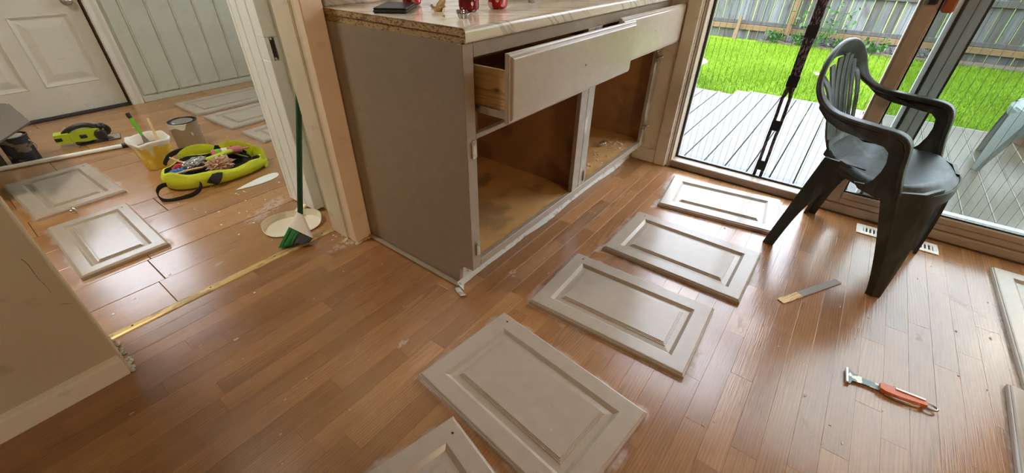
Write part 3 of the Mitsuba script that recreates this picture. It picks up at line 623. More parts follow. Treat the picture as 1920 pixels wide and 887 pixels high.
# ---------------------------------------------------------------- moulded plastic armchair
def armchair(name, label, material, place, Rm, group=None):
    k = thing(name, label, 'chair', group)
    def A(n, m, sm=40): add(k+'__'+n, mv(m, Rm, place), material, sm)
    # seat shell
    ns, nt = 25, 26; top = np.zeros((nt, ns, 3))
    for i, tt in enumerate(np.linspace(0, 1, nt)):
        hw = .152+.108*(smooth01(tt/.55))-.004*smooth01((tt-.75)/.25)
        for j, s in enumerate(np.linspace(-1, 1, ns)):
            y = -.175+.402*tt-.108*abs(s)**2.3*smooth01((tt-.45)/.55)
            z = .424-.010*(1-s*s)*math.sin(math.pi*min(1, tt*1.1))+.004*tt-.030*smooth01((tt-.86)/.14)**1.5+.028*smooth01((.12-tt)/.12)
            z -= .018*smooth01((abs(s)-.9)/.1)
            top[i, j] = (hw*s, y, z)
    bot = top-[0, 0, .009]
    idx = np.arange(nt*ns).reshape(nt, ns); f = []
    for i in range(nt-1):
        for j in range(ns-1):
            a, b, c, d = idx[i, j], idx[i, j+1], idx[i+1, j+1], idx[i+1, j]; o = nt*ns
            f += [[a, b, c], [a, c, d], [a+o, c+o, b+o], [a+o, d+o, c+o]]
    rim = list(idx[0])+list(idx[1:, -1])+list(idx[-1, ::-1][1:])+list(idx[::-1, 0][1:-1])
    for a, b in zip(rim, rim[1:]+rim[:1]): f += [[a, a+nt*ns, b+nt*ns], [a, b+nt*ns, b]]
    A('seat', trimesh.Trimesh(np.vstack([top.reshape(-1, 3), bot.reshape(-1, 3)]), f, process=False), 50)
    # front lip
    xs = np.linspace(-.225, .225, 27)
    A('seat_lip', sweep(np.stack([xs, .222-.085*np.abs(xs/.25)**2.3, .378-.006*np.abs(xs/.24)**3], 1), (0, 0, 1), .052, .010, 10, 4), 50)
    sl = box(-.03, .03, -.006, .006, .4175, .4225); sl = mv(sl, rz(-.1), (.105, -.128, 0)); add(k+'__drain_slot', mv(sl, Rm, place), 'mat_dark')
    # hoop of the back flowing into both arms and down the front
    half = [(0, -.302, .789), (.075, -.299, .782), (.140, -.291, .757), (.187, -.280, .718), (.216, -.262, .680), (.236, -.233, .646), (.253, -.192, .621), (.267, -.130, .609), (.276, -.06, .606), (.279, .000, .604), (.279, .038, .600), (.278, .064, .586), (.275, .079, .556), (.271, .089, .50), (.266, .101, .45), (.262, .114, .405)]
    path = [(-x, y, z) for x, y, z in half[::-1]][:-1]+half
    P = spline(path, 150)
    PW = lambda q: .044+.026*smooth01((q[2]-.62)/.10)-.006*smooth01((.56-q[2])/.1)
    wd = []
    for q in P:
        sx = 1 if q[0] >= 0 else -1; u = smooth01((q[2]-.60)/.13) if q[1] < -.05 else 0
        radial = np.array([q[0], .06, q[2]-.60]); radial /= np.linalg.norm(radial)+1e-9
        flat = np.array([sx*1.0, 0, 0])
        w_ = u*radial+(1-u)*flat; wd.append(w_*sx)
    wd = np.array(wd)
    for i in range(1, len(wd)):
        if (wd[i]*wd[i-1]).sum() < 0: wd[i] *= -1
    ww = np.array([PW(q) for q in P]); hh = np.array([.020-.006*smooth01((.6-q[2])/.06) for q in P])
    A('back_and_arms', sweep(P, wd, ww, hh, 14, 4.0), 50)
    side = [(-.228, .634), (-.19, .612), (-.13, .600), (-.05, .597), (.03, .595), (.058, .580), (.073, .55), (.084, .50), (.097, .45), (.112, .40), (.116, .375), (.06, .372), (.0, .385), (-.02, .402), (.012, .408), (.030, .432), (.040, .47), (.042, .505), (.034, .540), (.014, .556), (-.05, .562), (-.13, .570), (-.185, .588), (-.225, .618)]
    for s in (-1, 1):   # outer side plates that run from the arms down to the seat
        m = yz(side, 0, .010); v = m.vertices
        v[:, 0] = s*(v[:, 0]+.258+.030*np.clip((v[:, 2]-.38)/.21, 0, 1)-.30*np.maximum(0, -.10-v[:, 1])-.30*np.maximum(0, .0-v[:, 1])*(v[:, 2] < .45)); m.vertices = v; m.fix_normals()
        A('arm_side', m, 30)
    # lower back panel and slats
    rows = []
    for tt in np.linspace(0, 1, 8):
        z = .418+.062*tt; y = -.150-.030*smooth01(tt); hw = .150-.012*tt
        rows.append([(hw*s, y-.012*(1-s*s), z) for s in np.linspace(-1, 1, 15)]+[(hw*s, y-.010-.012*(1-s*s), z) for s in np.linspace(1, -1, 15)])
    A('back_panel', loft(rows), 50)
    for i in range(7):
        s = (i-3)/3
        zt = .772-.058*s*s-.012*abs(s)
        q = spline([(s*.124, -.186-.012*(1-s*s), .470), (s*.134, -.215-.012*(1-s*s), .56), (s*.148, -.250-.010*(1-s*s), .66), (s*.163, -.282, zt)], 14)
        A('slat', sweep(q, (1, 0, 0), np.linspace(.034, .045, 14), .008, 8, 4), 50)
    # legs: hollow channels, each tapering to a foot
    for s in (-1, 1):
        rows = []
        for tt in np.linspace(0, 1, 18):
            z = .412*(1-tt)+.001; g = 1-(1-tt)**1.25; e = 1-(1-tt)**2.3; th = .012
            p0 = np.array([.264, .060])*(1-g)+np.array([.262, .184])*g; p1 = np.array([.265, .112])*(1-g)+np.array([.262, .206])*g
            p2 = np.array([.205, .176])*(1-g)+np.array([.246, .228])*g; p3 = np.array([.10, .205])*(1-e)+np.array([.218, .228])*e
            o = [p0, p1, p2, p3]; q = [p3-[.0, th], p2-[th*.5, th], p1-[th, th*.5], p0-[th, 0]]
            rows.append([(s*x, y, z) for x, y in o+q])
        A('front_leg', lring(rows), 35)
        rows = []
        for tt in np.linspace(0, 1, 18):
            z = .424*(1-tt)+.001; cx, cy = .176+.056*tt, -.160-.070*tt
            a = .042+.10*(1-tt)**3.2; b = .040+.05*(1-tt)**2; th = .012
            rows.append([(s*x, y, z) for x, y in [(cx, cy+a), (cx, cy), (cx-b, cy), (cx-b, cy+th), (cx-th, cy+th), (cx-th, cy+a)]])
        A('rear_leg', lring(rows), 35)
        q = spline([(s*.168, -.11, .405), (s*.205, -.03, .398), (s*.242, .05, .396), (s*.258, .11, .392)], 16)
        A('apron', sweep(q, (0, 0, 1), .050, .010, 8, 4), 50)
    return k
Rchair = np.array([[-.9667, -.2561, 0], [.2561, -.9667, 0], [0, 0, 1.0]])   # local y is the way the chair faces
armchair('plastic_chair', 'dark green moulded plastic armchair standing on the kitchen floor by the patio door', 'mat_green_plastic', (2.12, -.249, 0), Rchair)
Ro = np.array([[.990, .139, 0], [-.139, .990, 0], [0, 0, 1.0]])
armchair('plastic_chair', 'pale green plastic armchair outside on the deck behind the glass', 'mat_pale_plastic', (4.33, -1.19, -.1495), Ro)

# ---------------------------------------------------------------- small things on the kitchen floor
vk = thing('floor_vent', 'white floor register under the patio sill behind the green chair', 'vent')
vx, vy, va = 2.367, -.453, .012
def V(n, m, mt, **k): add(vk+'__'+n, mv(m, rz(va), (vx, vy, .0003)), mt, **k)
slots = [(-.127+.0145*i) for i in range(18)]
V('plate', cat([box(-.047, -.022, -.152, .152, 0, .0045, .001), box(.022, .047, -.152, .152, 0, .0045, .001), box(-.022, .022, -.152, -.134, 0, .0045), box(-.022, .022, .125, .152, 0, .0045)]), 'mat_white_plastic')
for s in slots: V('slat', box(-.022, .022, s-.0035, s+.0035, .0005, .004), 'mat_white_plastic')
V('duct', box(-.022, .022, -.134, .125, 0, .0004), 'mat_dark', label='dark duct opening')
pk = thing('paint_stick', 'wooden paint stirring stick with a grey painted end lying on the floor', 'stir stick')
pa = math.atan2(-.163, .276); px0 = np.array([1.562, -.106])
sa = [(0, -.012), (.006, -.0145), (.06, -.0145), (.072, -.0125), (.09, -.0145), (.104, -.0145), (.104, .0145), (.09, .0145), (.072, .0125), (.06, .0145), (.006, .0145), (0, .012)]
add(pk+'__grip', mv(extrude(sa, .0035), rz(pa), (*px0, .0006)), 'mat_stir_wood', label='bare wooden grip end')
add(pk+'__blade', mv(box(.104, .322, -.0145, .0145, 0, .0035, .0006), rz(pa), (*px0, .0006)), 'mat_stir_grey', label='grey painted end')
tk = thing('scraper_multitool', 'orange handled scraper multitool with a wide steel blade lying on the floor', 'tool')
ta = math.atan2(-.20, .015); tb = (1.313, -.338)
def Tm(n, m, mt, **k): add(tk+'__'+n, mv(m, rz(ta), (*tb, .001)), mt, **k)
Tm('blade', extrude([(-.004, -.034), (.004, -.034), (.010, -.018), (.045, -.013), (.085, -.015), (.09, .0), (.085, .012), (.045, .010), (.012, .020), (.004, .030), (-.004, .030)], .0025, None, (0, 0, .006)), 'mat_blade')
Tm('edge', box(-.007, -.001, -.034, .030, .004, .012, .001), 'mat_steel', label='bright blade edge')
Tm('handle', mv(extrude([(.078, -.012), (.09, -.017), (.12, -.018), (.16, -.014), (.19, -.010), (.192, .004), (.17, .010), (.13, .012), (.09, .014), (.078, .010)], .014), None, (0, 0, .004)), 'mat_orange', label='orange handle')
Tm('side_plate', box(.115, .185, .004, .011, .017, .0215, .001), 'mat_steel')
Tm('folded_tool', mv(extrude([(.09, -.020), (.115, -.026), (.14, -.024), (.175, -.016), (.175, -.011), (.10, -.014)], .008), None, (0, 0, .003)), 'mat_steel')
q = [(.188+.016*math.cos(a)*1.0+.012, -.003+.010*math.sin(a), .010) for a in np.linspace(0, 2*math.pi, 24)]
Tm('ring', tube(q, .003, 8), 'mat_steel')

# ---------------------------------------------------------------- broom and dustpan
br = thing('broom', 'green handled broom with white head leaning in the doorway', 'broom')
h0, h1 = np.array([.700, 1.687, .106]), np.array([.871, 1.719, .660])
add(br+'__handle', tube([h0, h0+(h1-h0)*.5, h1], .0112, 16), 'mat_dark_green', 40)
ax = (h1-h0)/np.linalg.norm(h1-h0)
A_, B_, C_, D_ = np.array([.645, 1.697, .074]), np.array([.692, 1.606, .026]), np.array([.578, 1.686, .003]), np.array([.664, 1.617, .008])
nb = np.cross(B_-A_, C_-A_); nb /= np.linalg.norm(nb)
rows = []
for tt in np.linspace(0, 1, 12):
    g = smooth01(tt)**.8; c = (A_+B_)/2*(1-g)+(h0+ax*.012)*g; ex_ = (B_-A_)/2*(1-g)+(B_-A_)/np.linalg.norm(B_-A_)*.0145*g; d = .017*(1-g)+.0145*g
    rows.append([c+ex_*np.sign(math.cos(a))*abs(math.cos(a))**(.55+.45*g)+nb*d*math.sin(a) for a in np.linspace(0, 2*math.pi, 24, endpoint=False)])
add(br+'__head', loft(rows), 'mat_white_plastic', 40)
add(br+'__ridge', sweep([A_*.8+h0*.2+nb*.016, (A_+B_)/2*.62+h0*.38+nb*.0175, B_*.8+h0*.2+nb*.016], nb, .004, .006, 8), 'mat_white_plastic', 40)
bl = {'mat_bristle_green': [], 'mat_bristle_grey': []}
for i in range(420):
    u, d = rng.uniform(0, 1), rng.uniform(-1, 1)
    a = A_+(B_-A_)*(.03+.94*u)+nb*d*.011; b = C_+(D_-C_)*u+nb*d*.020+rng.normal(0, .002, 3); b[2] = max(b[2], .0015)+(.0068 if b[1] < 1.664 else 0)
    s_ = (B_-A_)/np.linalg.norm(B_-A_)*.0011
    tri = trimesh.Trimesh(np.array([a-s_, a+s_, b+s_, b-s_, a+nb*.0014, b+nb*.0014]), [[0, 1, 2], [0, 2, 3], [0, 4, 5], [0, 5, 3], [1, 4, 5], [1, 5, 2]], process=False)
    bl['mat_bristle_green' if u < .45 else 'mat_bristle_grey'].append(tri)
add(br+'__bristle', cat(bl['mat_bristle_green']), 'mat_bristle_green', label='bright green bristles', kind='stuff')
add(br+'__bristle', cat(bl['mat_bristle_grey']), 'mat_bristle_grey', label='dark grey bristles', kind='stuff')
dp = thing('dustpan', 'cream plastic dustpan on the floor behind the broom', 'dustpan')
Rd = rz(-.50); cd = np.array([.706, 1.805, .002])
pan = []
n_ = 40
outl = [(.128*np.sign(math.cos(a))*abs(math.cos(a))**.75 , .084*math.sin(a)) for a in np.linspace(0, 2*math.pi, n_, endpoint=False)]
def rim_h(x, y): return .004+.034*smooth01((y+.08)/.11)
rows = [[(x*.90, y*.90, .0005) for x, y in outl], [(x*.97, y*.97, .004) for x, y in outl], [(x, y, rim_h(x, y)) for x, y in outl], [(x*.98, y*.98, rim_h(x, y)+.001) for x, y in outl], [(x*.95, y*.95, .008) for x, y in outl], [(x*.88, y*.88, .004) for x, y in outl]]
add(dp+'__pan', mv(loft(rows), Rd, cd), 'mat_cream_plastic', 40)
add(dp+'__handle', mv(sweep(spline([(.03, .07, .03), (.045, .100, .038), (.058, .118, .036)], 10), (1, 0, 0), .034, .012, 12), Rd, cd), 'mat_cream_plastic', 40)

# ---------------------------------------------------------------- utility room floor
ps = thing('pale_patch', 'long pale patch on the floor beside the tool bag', 'paint spill')
q = [(.700, 2.372), (.76, 2.392), (.83, 2.412), (.90, 2.42), (.944, 2.408), (.94, 2.37), (.90, 2.345), (.83, 2.34), (.76, 2.352)]
add(ps+'__film', extrude([tuple(x) for x in spline([(*p, 0) for p in q+[q[0]]], 40)[:-1, :2]], .0015, None, (0, 0, .0015)), 'mat_pale_gloss')  # thin pale sheet laid on the boards
knob(.104, 2.732, .017, ry(1.4), 'small brushed metal knob lying between two cabinet doors on the utility room floor')
po = thing('extension_pole', 'white painting pole with a navy end lying across the utility room floor', 'pole')
a_, b_ = np.array([-.60, 3.760, .0135]), np.array([.525, 3.502, .0135])
add(po+'__tube', tube([a_, (a_+b_)/2, b_], .0125, 14), 'mat_white_plastic', 40)
add(po+'__grip', tube([b_, b_+(b_-a_)*.04, b_+(b_-a_)*.085], .0134, 14), 'mat_navy', 40, label='navy end grip')
def paint_can(x, y, r, h, material, label, lidm, ang):
    k = thing('paint_can', label, 'paint can'); L = (x, y, .001)
    add(k+'__body', lathe([(r*.97, .0), (r*.97, .003), (r*.955, .004), (r*.955, h-.008), (r, h-.006), (r, h-.001), (r*.985, h)], 44, L), material, 30)
    add(k+'__lid', lathe([(r*.985, h), (r*.93, h+.001), (r*.91, h-.006), (r*.80, h-.006), (r*.78, h-.002), (r*.3, h-.002), (0, h-.002)], 44, L), lidm, 30)
    add(k+'__lid_plate', lathe([(0, h-.0015), (r*.70, h-.0015), (r*.72, h-.001), (r*.70, h), (r*.45, h-.0004), (r*.42, h-.0009), (0, h-.0009)], 40, L), 'mat_steel', 30)
    add(k+'__rim', lathe([(r*.985, h-.001), (r*1.0, h+.002), (r*.96, h+.003), (r*.93, h)], 44, L), 'mat_black_plastic', 30)
    q = [(x+math.cos(ang+t_)*r*(1.02+.10*math.sin(t_)), y+math.sin(ang+t_)*r*(1.02+.10*math.sin(t_)), h*.78-.55*h*math.sin(t_)) for t_ in np.linspace(0, math.pi, 26)]
    add(k+'__bail', tube(q, .0018, 6), 'mat_steel')
    for t_ in (0, math.pi): add(k+'__ear', mv(trimesh.creation.icosphere(2, .006), None, (x+math.cos(ang+t_)*r*.98, y+math.sin(ang+t_)*r*.98, h*.78)), 'mat_steel', True)
    return k
paint_can(.805, 3.175, .080, .172, 'mat_tan_label', 'paint can with a tan drip streaked label behind the tool bag', 'mat_black_plastic', -.1)
paint_can(.112, 3.715, .068, .150, 'mat_black_label', 'paint can with a dark label beside the cardboard box', 'mat_black_plastic', -.6)
# pail with a liner
pl_ = thing('paint_pail', 'yellow paint pail with a dirty white liner behind the tool bag', 'pail')
cp = np.array([.575, 3.035])
def sq(r, z, n=40, p=.55, ox=0, oy=0): return [(cp[0]+ox+r*np.sign(math.cos(a))*abs(math.cos(a))**p, cp[1]+oy+r*1.15*np.sign(math.sin(a))*abs(math.sin(a))**p, z) for a in np.linspace(0, 2*math.pi, n, endpoint=False)]
add(pl_+'__body', loft([sq(.062, .001), sq(.066, .008), sq(.080, .10), sq(.088, .158), sq(.084, .158), sq(.076, .10), sq(.060, .012)]), 'mat_pail_paint', 40)
lr = [sq(.0885, .140), sq(.094, .156), sq(.0965, .166), sq(.090, .170), sq(.082, .160), sq(.074, .11), sq(.070, .075)]
for r_ in lr[:4]:
    for i_ in range(len(r_)): r_[i_] = (r_[i_][0]+rng.normal(0, .0012), r_[i_][1]+rng.normal(0, .0012), r_[i_][2]+.004*math.sin(i_*.9))
add(pl_+'__liner', loft(lr, True, False), 'mat_white_plastic', 40, label='dirty white liner')
add(pl_+'__paint', loft([sq(.0735, .112), sq(.0745, .118)]), 'mat_wet_taupe', label='taupe paint inside')
bk = thing('paint_brush', 'paint brush with a pale wooden handle standing in the pail', 'brush')
p0, p1 = np.array([.604, 2.955, .160]), np.array([.612, 3.005, .278])
dd = (p1-p0); P = [p0+dd*t_ for t_ in (0, .25, .5, .75, 1)]
add(bk+'__handle', sweep(P, (1, .2, 0), [.020, .013, .012, .014, .011], [.012, .009, .009, .010, .008], 12, 2.4), 'mat_handle_wood', 40)
add(bk+'__ferrule', sweep([p0-dd*.02, p0-dd*.14], (1, .2, 0), [.022, .040], .014, 10, 4), 'mat_lime_green', 40, label='green ferrule')
add(bk+'__bristles', sweep([p0-dd*.14, p0-dd*.26], (1, .2, 0), [.040, .042], .013, 10, 4), 'mat_white_plastic', 40)
pt = thing('putty_knife', 'putty knife with a green and black handle standing in the pail', 'putty knife')
p0, p1 = np.array([.562, 3.045, .185]), np.array([.549, 3.06, .312]); dd = p1-p0
add(pt+'__handle', sweep([p0+dd*t_ for t_ in (0, .2, .45, .7, .78)], (1, .6, 0), [.013, .016, .021, .018, .019], [.011, .013, .016, .014, .015], 14, 2.6), 'mat_lime_green', 40)
add(pt+'__cap', sweep([p0+dd*t_ for t_ in (.78, .9, 1)], (1, .6, 0), [.0195, .021, .018], [.0155, .017, .014], 14, 3), 'mat_black_plastic', 40, label='black handle end')
add(pt+'__blade', sweep([p0, p0-dd*.25, p0-dd*.68], (1, .6, 0), [.014, .034, .060], .0015, 8, 6), 'mat_wet_taupe', label='paint covered blade')

# cordless saw
sw = thing('cordless_saw', 'lime and black cordless saw lying on the utility room floor', 'power saw')
Rs = rz(-.22); cs = np.array([.435, 3.775, .001])
def S(n, m, mt, sm=40, **k): add(sw+'__'+n, mv(m, Rs, cs), mt, sm, **k)
S('base_plate', box(-.060, .150, -.055, .055, .0, .004, .001), 'mat_black_plastic')
S('shoe', box(.085, .148, -.050, .050, .0045, .007), 'mat_can_metal', label='bright front of the shoe')
S('motor_housing', hull([(x_, y_, z_) for x_, w_, a, b in ((-.09, .026, .025, .075), (-.02, .032, .015, .085), (.05, .034, .02, .085), (.085, .024, .03, .07)) for y_ in (-w_, w_) for z_ in (a, b)]), 'mat_lime_plastic')
S('gear_case', lathe([(0, -.03), (.028, -.03), (.032, -.02), (.032, .012), (.026, .022), (0, .024)], 30, (.062, -.035, .046), rx(math.pi/2)), 'mat_black_plastic')
S('blade_guard', lathe([(0, -.006), (.036, -.006), (.038, 0), (.036, .006), (0, .006)], 30, (.08, .04, .050), rx(math.pi/2)), 'mat_black_plastic')
S('handle', sweep(spline([(-.108, 0, .074), (-.07, 0, .098), (-.01, 0, .110), (.03, 0, .102), (.055, 0, .085)], 24), (0, 1, 0), .034, .028, 12, 2.6), 'mat_black_plastic')
S('battery', hull([(x_, y_, z_) for x_ in (-.155, -.085) for y_ in (-.036, .036) for z_ in (.030 if x_ < -.1 else .022, .082)]), 'mat_lime_plastic')
S('battery_latch', box(-.157, -.12, -.0375, -.030, .040, .066, .004), 'mat_black_plastic'); S('vent', box(-.04, -.005, -.0365, -.03, .038, .062, .004), 'mat_black_plastic')
S('front_grip', mv(trimesh.creation.icosphere(3, 1.0), np.diag([.028, .022, .020]), (.075, 0, .088)), 'mat_black_plastic')
S('foot', box(-.075, .01, -.03, .03, .0042, .018, .004), 'mat_black_plastic')

# tool bag
bg = thing('tool_bag', 'open lime yellow tool bag with black straps full of paint supplies', 'bag')
cbg, ab = np.array([.700, 2.640]), -.30
def bagring(a, b, z, n=64, ph=0, wob=.004, tail=0.0):
    o = []
    for i in range(n):
        q = 2*math.pi*i/n; c, s = math.cos(q), math.sin(q)
        x = a*np.sign(c)*abs(c)**.85; yv = b*np.sign(s)*abs(s)**.85
        if c > 0: x *= 1+tail*c; yv *= 1-.30*c*c*tail/.3
        w = 1+wob*30*(.3*math.sin(5*q+ph)+.2*math.sin(9*q+2*ph+z*40))*.12
        x, yv = x*w, yv*w
        zz = z*(1-.35*smooth01((c-.1)/.9)*(1 if z > .05 else .3)*tail/.3)+(.010*math.sin(3*q+ph)+.006*math.sin(7*q))*(z > .06)
        o.append((cbg[0]+math.cos(ab)*x-math.sin(ab)*yv, cbg[1]+math.sin(ab)*x+math.cos(ab)*yv, max(.0015, zz)))
    return o
rows = [bagring(.185, .110, .0015, tail=.3), bagring(.208, .135, .008, ph=1, tail=.3), bagring(.222, .150, .030, ph=1.5, tail=.3), bagring(.222, .150, .058, ph=2, tail=.3), bagring(.213, .140, .080, ph=2.4, tail=.3), bagring(.204, .131, .088, ph=2.6, tail=.3), bagring(.197, .125, .086, ph=2.6, tail=.3)]
add(bg+'__shell', loft(rows, True, False), 'mat_lime', 60)
rows = [bagring(.197, .125, .0855, ph=2.6, tail=.3), bagring(.190, .118, .065, ph=2, tail=.3), bagring(.185, .115, .030, ph=1, tail=.3), bagring(.01, .01, .022, ph=1, tail=.3)]
add(bg+'__lining', loft(rows, True, False), 'mat_webbing', 60, label='black lining')
def B(x, y, z): return (cbg[0]+math.cos(ab)*x-math.sin(ab)*y, cbg[1]+math.sin(ab)*x+math.cos(ab)*y, z-.040*smooth01((z-.03)/.07))
def ribbon(n, pts, w, th, wd, mt, N=30): add(bg+'__'+n, sweep(spline([B(*p) for p in pts], N), wd, w, th, 8, 5), mt, 50)
up = (0, 0, 1)
ribbon('strap', [(-.20, -.10, .085), (-.245, -.135, .040), (-.235, -.185, .010), (-.155, -.215, .008), (-.075, -.200, .022), (-.055, -.165, .075)], .024, .004, up, 'mat_webbing')
ribbon('strap', [(-.19, .09, .125), (-.13, .135, .165), (-.02, .14, .163), (.08, .13, .150), (.16, .115, .125), (.20, .09, .10)], .026, .004, up, 'mat_webbing')
ribbon('strap', [(-.02, -.163, .035), (.01, -.165, .07), (.03, -.140, .112)], .05, .003, (math.cos(ab), math.sin(ab), 0), 'mat_webbing')
ribbon('strap', [(-.02, .155, .02), (-.03, .166, .07), (-.04, .140, .12)], .05, .003, (math.cos(ab), math.sin(ab), 0), 'mat_webbing')
ribbon('zip_edge', [(.17, -.085, .116), (.215, -.02, .100), (.20, .05, .104), (.14, .088, .124)], .016, .004, up, 'mat_webbing')
ribbon('flap', [(-.11, .112, .135), (-.07, .125, .158), (.0, .128, .162), (.05, .118, .145)], .055, .005, up, 'mat_lime')
ribbon('flap', [(.09, .115, .132), (.16, .125, .128), (.24, .10, .09), (.285, .03, .045), (.262, -.04, .040)], .09, .006, up, 'mat_lime')
# contents of the bag: things of their own
def crumple(seed, r, sc):
    m = trimesh.creation.icosphere(3, 1.0); r_ = np.random.default_rng(seed); v = m.vertices
    d = sum(r_.normal(0, .09)*np.abs(np.sin(v@r_.normal(0, 1, 3)*r_.uniform(2, 7)+r_.uniform(0, 6))) for _ in range(14))
    m.vertices = v*(1+d)[:, None]*np.array(sc)*r; return m
def inbag(n, m, mt, label, category, loc, rot=None, smooth=False):
    k = thing(n, label, category); add(k+'__body', mv(m, rot, B(*loc)), mt, smooth); return k
inbag('paper_bag', crumple(3, .075, (1.05, .8, .62)), 'mat_bag_plastic', 'crumpled brown plastic bag on top of the tool bag contents', 'bag', (.055, -.050, .120))
k = inbag('foil_packet', crumple(5, .07, (1.35, .7, .45)), 'mat_foil', 'crumpled silver packet among the tool bag contents', 'packet', (-.055, .022, .132), rz(.3))
k = inbag('plastic_packet', crumple(8, .05, (1.1, .85, .35)), 'mat_blue', 'blue and red plastic packet at the left end of the tool bag', 'packet', (-.140, -.020, .112), rz(.5))
add(k+'__print', mv(crumple(8, .05, (.8, .5, .36)), rz(.5), B(-.130, .024, .122)), 'mat_red', label='red printed end')
k = inbag('caulk_tube', mv(lathe([(0, 0), (.021, 0), (.021, .145), (.017, .15), (.006, .155), (.004, .19), (0, .19)], 22), ry(math.pi/2)), 'mat_pink', 'pink printed tube across the far side of the tool bag', 'tube', (.035, .068, .142), rz(ab+.12)@ry(.06), 30)
add(k+'__band', mv(lathe([(.0214, .05), (.0216, .052), (.0216, .075), (.0214, .077)], 22), rz(ab+.12)@ry(.06)@ry(math.pi/2), B(.035, .068, .142)), 'mat_white_plastic')
add(k+'__band', mv(lathe([(.0214, .02), (.0216, .022), (.0216, .040), (.0214, .042)], 22), rz(ab+.12)@ry(.06)@ry(math.pi/2), B(.035, .068, .142)), 'mat_lime_green')
k = thing('small_brush', 'thin pale wooden tool handle lying across the tool bag', 'brush')
add(k+'__handle', tube([B(-.155, -.062, .120), B(-.09, -.060, .126), B(-.02, -.052, .124)], [.005, .006, .0045], 10), 'mat_handle_wood', 40)
k = thing('small_brush', 'second thin handle sticking out of the tool bag at its left end', 'brush')
add(k+'__handle', tube([B(-.075, .03, .12), B(-.13, .058, .148), B(-.155, .075, .165)], [.005, .006, .0045], 10), 'mat_handle_wood', 40)
k = thing('utility_blade', 'lime green packaged tool in front of the pink tube', 'tool')
add(k+'__body', mv(box(-.07, .07, -.017, .017, 0, .016, .005), rz(ab+.25)@ry(-.08), B(.07, .030, .134)), 'mat_lime_plastic')

# box with an overhanging flap at the left edge
bx_ = thing('cardboard_box', 'brown box with an open flap at the left edge behind the dark paint can', 'box')
add(bx_+'__body', box(-.33, .028, 3.715, 4.22, .001, .338, .002), 'mat_cardboard')
def slab(p, th):
    p = np.array(p, float); n = np.cross(p[1]-p[0], p[3]-p[0]); n /= np.linalg.norm(n); return hull(np.vstack([p, p-n*th]))
add(bx_+'__flap', slab([(.030, 2.86, .350), (.185, 3.117, .350), (.178, 3.56, .352), (.028, 3.80, .352)], .008), 'mat_cardboard')
add(bx_+'__flap', slab([(-.33, 3.10, .348), (.026, 3.00, .348), (.026, 3.80, .348), (-.33, 3.80, .348)], .008), 'mat_cardboard')
ch = []
for i in range(150):
    x, yv = rng.uniform(-.2, 1.2), rng.uniform(1.7, 4.4)
    if rng.random() < .35: x, yv = rng.normal(.68, .2), rng.normal(2.05, .3)
    if (x > .82 and yv < 2.1) or (x < .2 and yv > 3.2): continue
    if any(abs(x-a) < .3 and abs(yv-b) < .35 for a, b in ((.15, 3.05), (.15, 2.35))): continue
    s = abs(rng.normal(.0022, .002))+.0012
    m = trimesh.creation.icosphere(0, 1); m.vertices = m.vertices*[s*rng.uniform(.7, 1.6), s, .0006]+[x, yv, .0009]; ch.append(m)
add('paint_flecks', cat(ch), 'mat_pale_gloss', label='white paint flecks scattered on the utility room floor', category='debris', kind='stuff')
ch = []
for i in range(150):
    x, yv = rng.uniform(-.1, 2.4), rng.uniform(-.9, 1.6)
    if x > .87 and yv > .82: continue
    s = abs(rng.normal(.0012, .0012))+.0008
    m = trimesh.creation.icosphere(0, 1); m.vertices = m.vertices*[s*rng.uniform(.7, 2.5), s, .0006]+[x, yv, .0009]; ch.append(m)
add('wood_specks', cat(ch), 'mat_chip', label='tiny pale specks of debris on the kitchen floor', category='debris', kind='stuff')

# ---------------------------------------------------------------- outdoors
LZ = -.30
struct('ground', box(2.68, 40, -30, 30, LZ-.3, LZ-.02), 'mat_lawn', 'lawn ground behind the deck')
N = 130000
gx_ = rng.uniform(4.9, 9.36, N); gy_ = rng.uniform(-3.2, 3.4, N)
keep = ~((gx_ < 5.2) & (gy_ < 4)) & (np.hypot(gx_-5.6, gy_-1.66) > .29); gx_, gy_ = gx_[keep], gy_[keep]; N = len(gx_)
hgt = rng.uniform(.03, .065, N)*(1+.5*np.sin(gx_*3)*np.sin(gy_*2.3)*.5); an = rng.uniform(0, 2*np.pi, N); ln = rng.normal(0, .022, (N, 2)); w_ = rng.uniform(.003, .006, N)
va = np.stack([gx_-w_*np.cos(an), gy_-w_*np.sin(an), np.full(N, LZ-.022)], 1); vb = np.stack([gx_+w_*np.cos(an), gy_+w_*np.sin(an), np.full(N, LZ-.022)], 1)
vc = np.stack([gx_+ln[:, 0], gy_+ln[:, 1], LZ-.02+hgt], 1)
add('grass', (np.stack([va, vb, vc], 1).reshape(-1, 3), np.arange(3*N).reshape(-1, 3)), 'mat_grass', label='bright green lawn grass', category='grass', kind='stuff')
dk = num('deck'); labels[dk] = {'label': 'weathered wooden deck outside the patio door', 'kind': 'structure'}
add(dk+'__joist', cat([box(2.70, 5.10, yy, yy+.04, -.29, -.178) for yy in np.arange(-2.2, 2.0, .4)]+[box(2.70, 2.74, -2.3, 2.1, -.30, -.178)]), 'mat_soil')
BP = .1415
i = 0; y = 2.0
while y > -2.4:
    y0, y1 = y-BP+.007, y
    tinted = y < -.33  # boards on this side turn olive brown, with pale gaps
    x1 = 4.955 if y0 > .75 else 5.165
    add('deck__board', box(2.695, x1, y0, y1, -.178+rng.uniform(-.002, .002), -.15+rng.uniform(-.002, .001), .003), 'mat_deck_olive' if tinted else 'mat_deck_grey')
    if tinted: add('deck__pale_gap', box(2.70, x1-.02, y0-.0064, y0-.0004, -.176, -.1495), 'mat_deck_gap')
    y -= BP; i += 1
add('deck__end_board', box(5.168, 5.20, -2.4, .755, -.24, -.150, .003), 'mat_deck_grey')
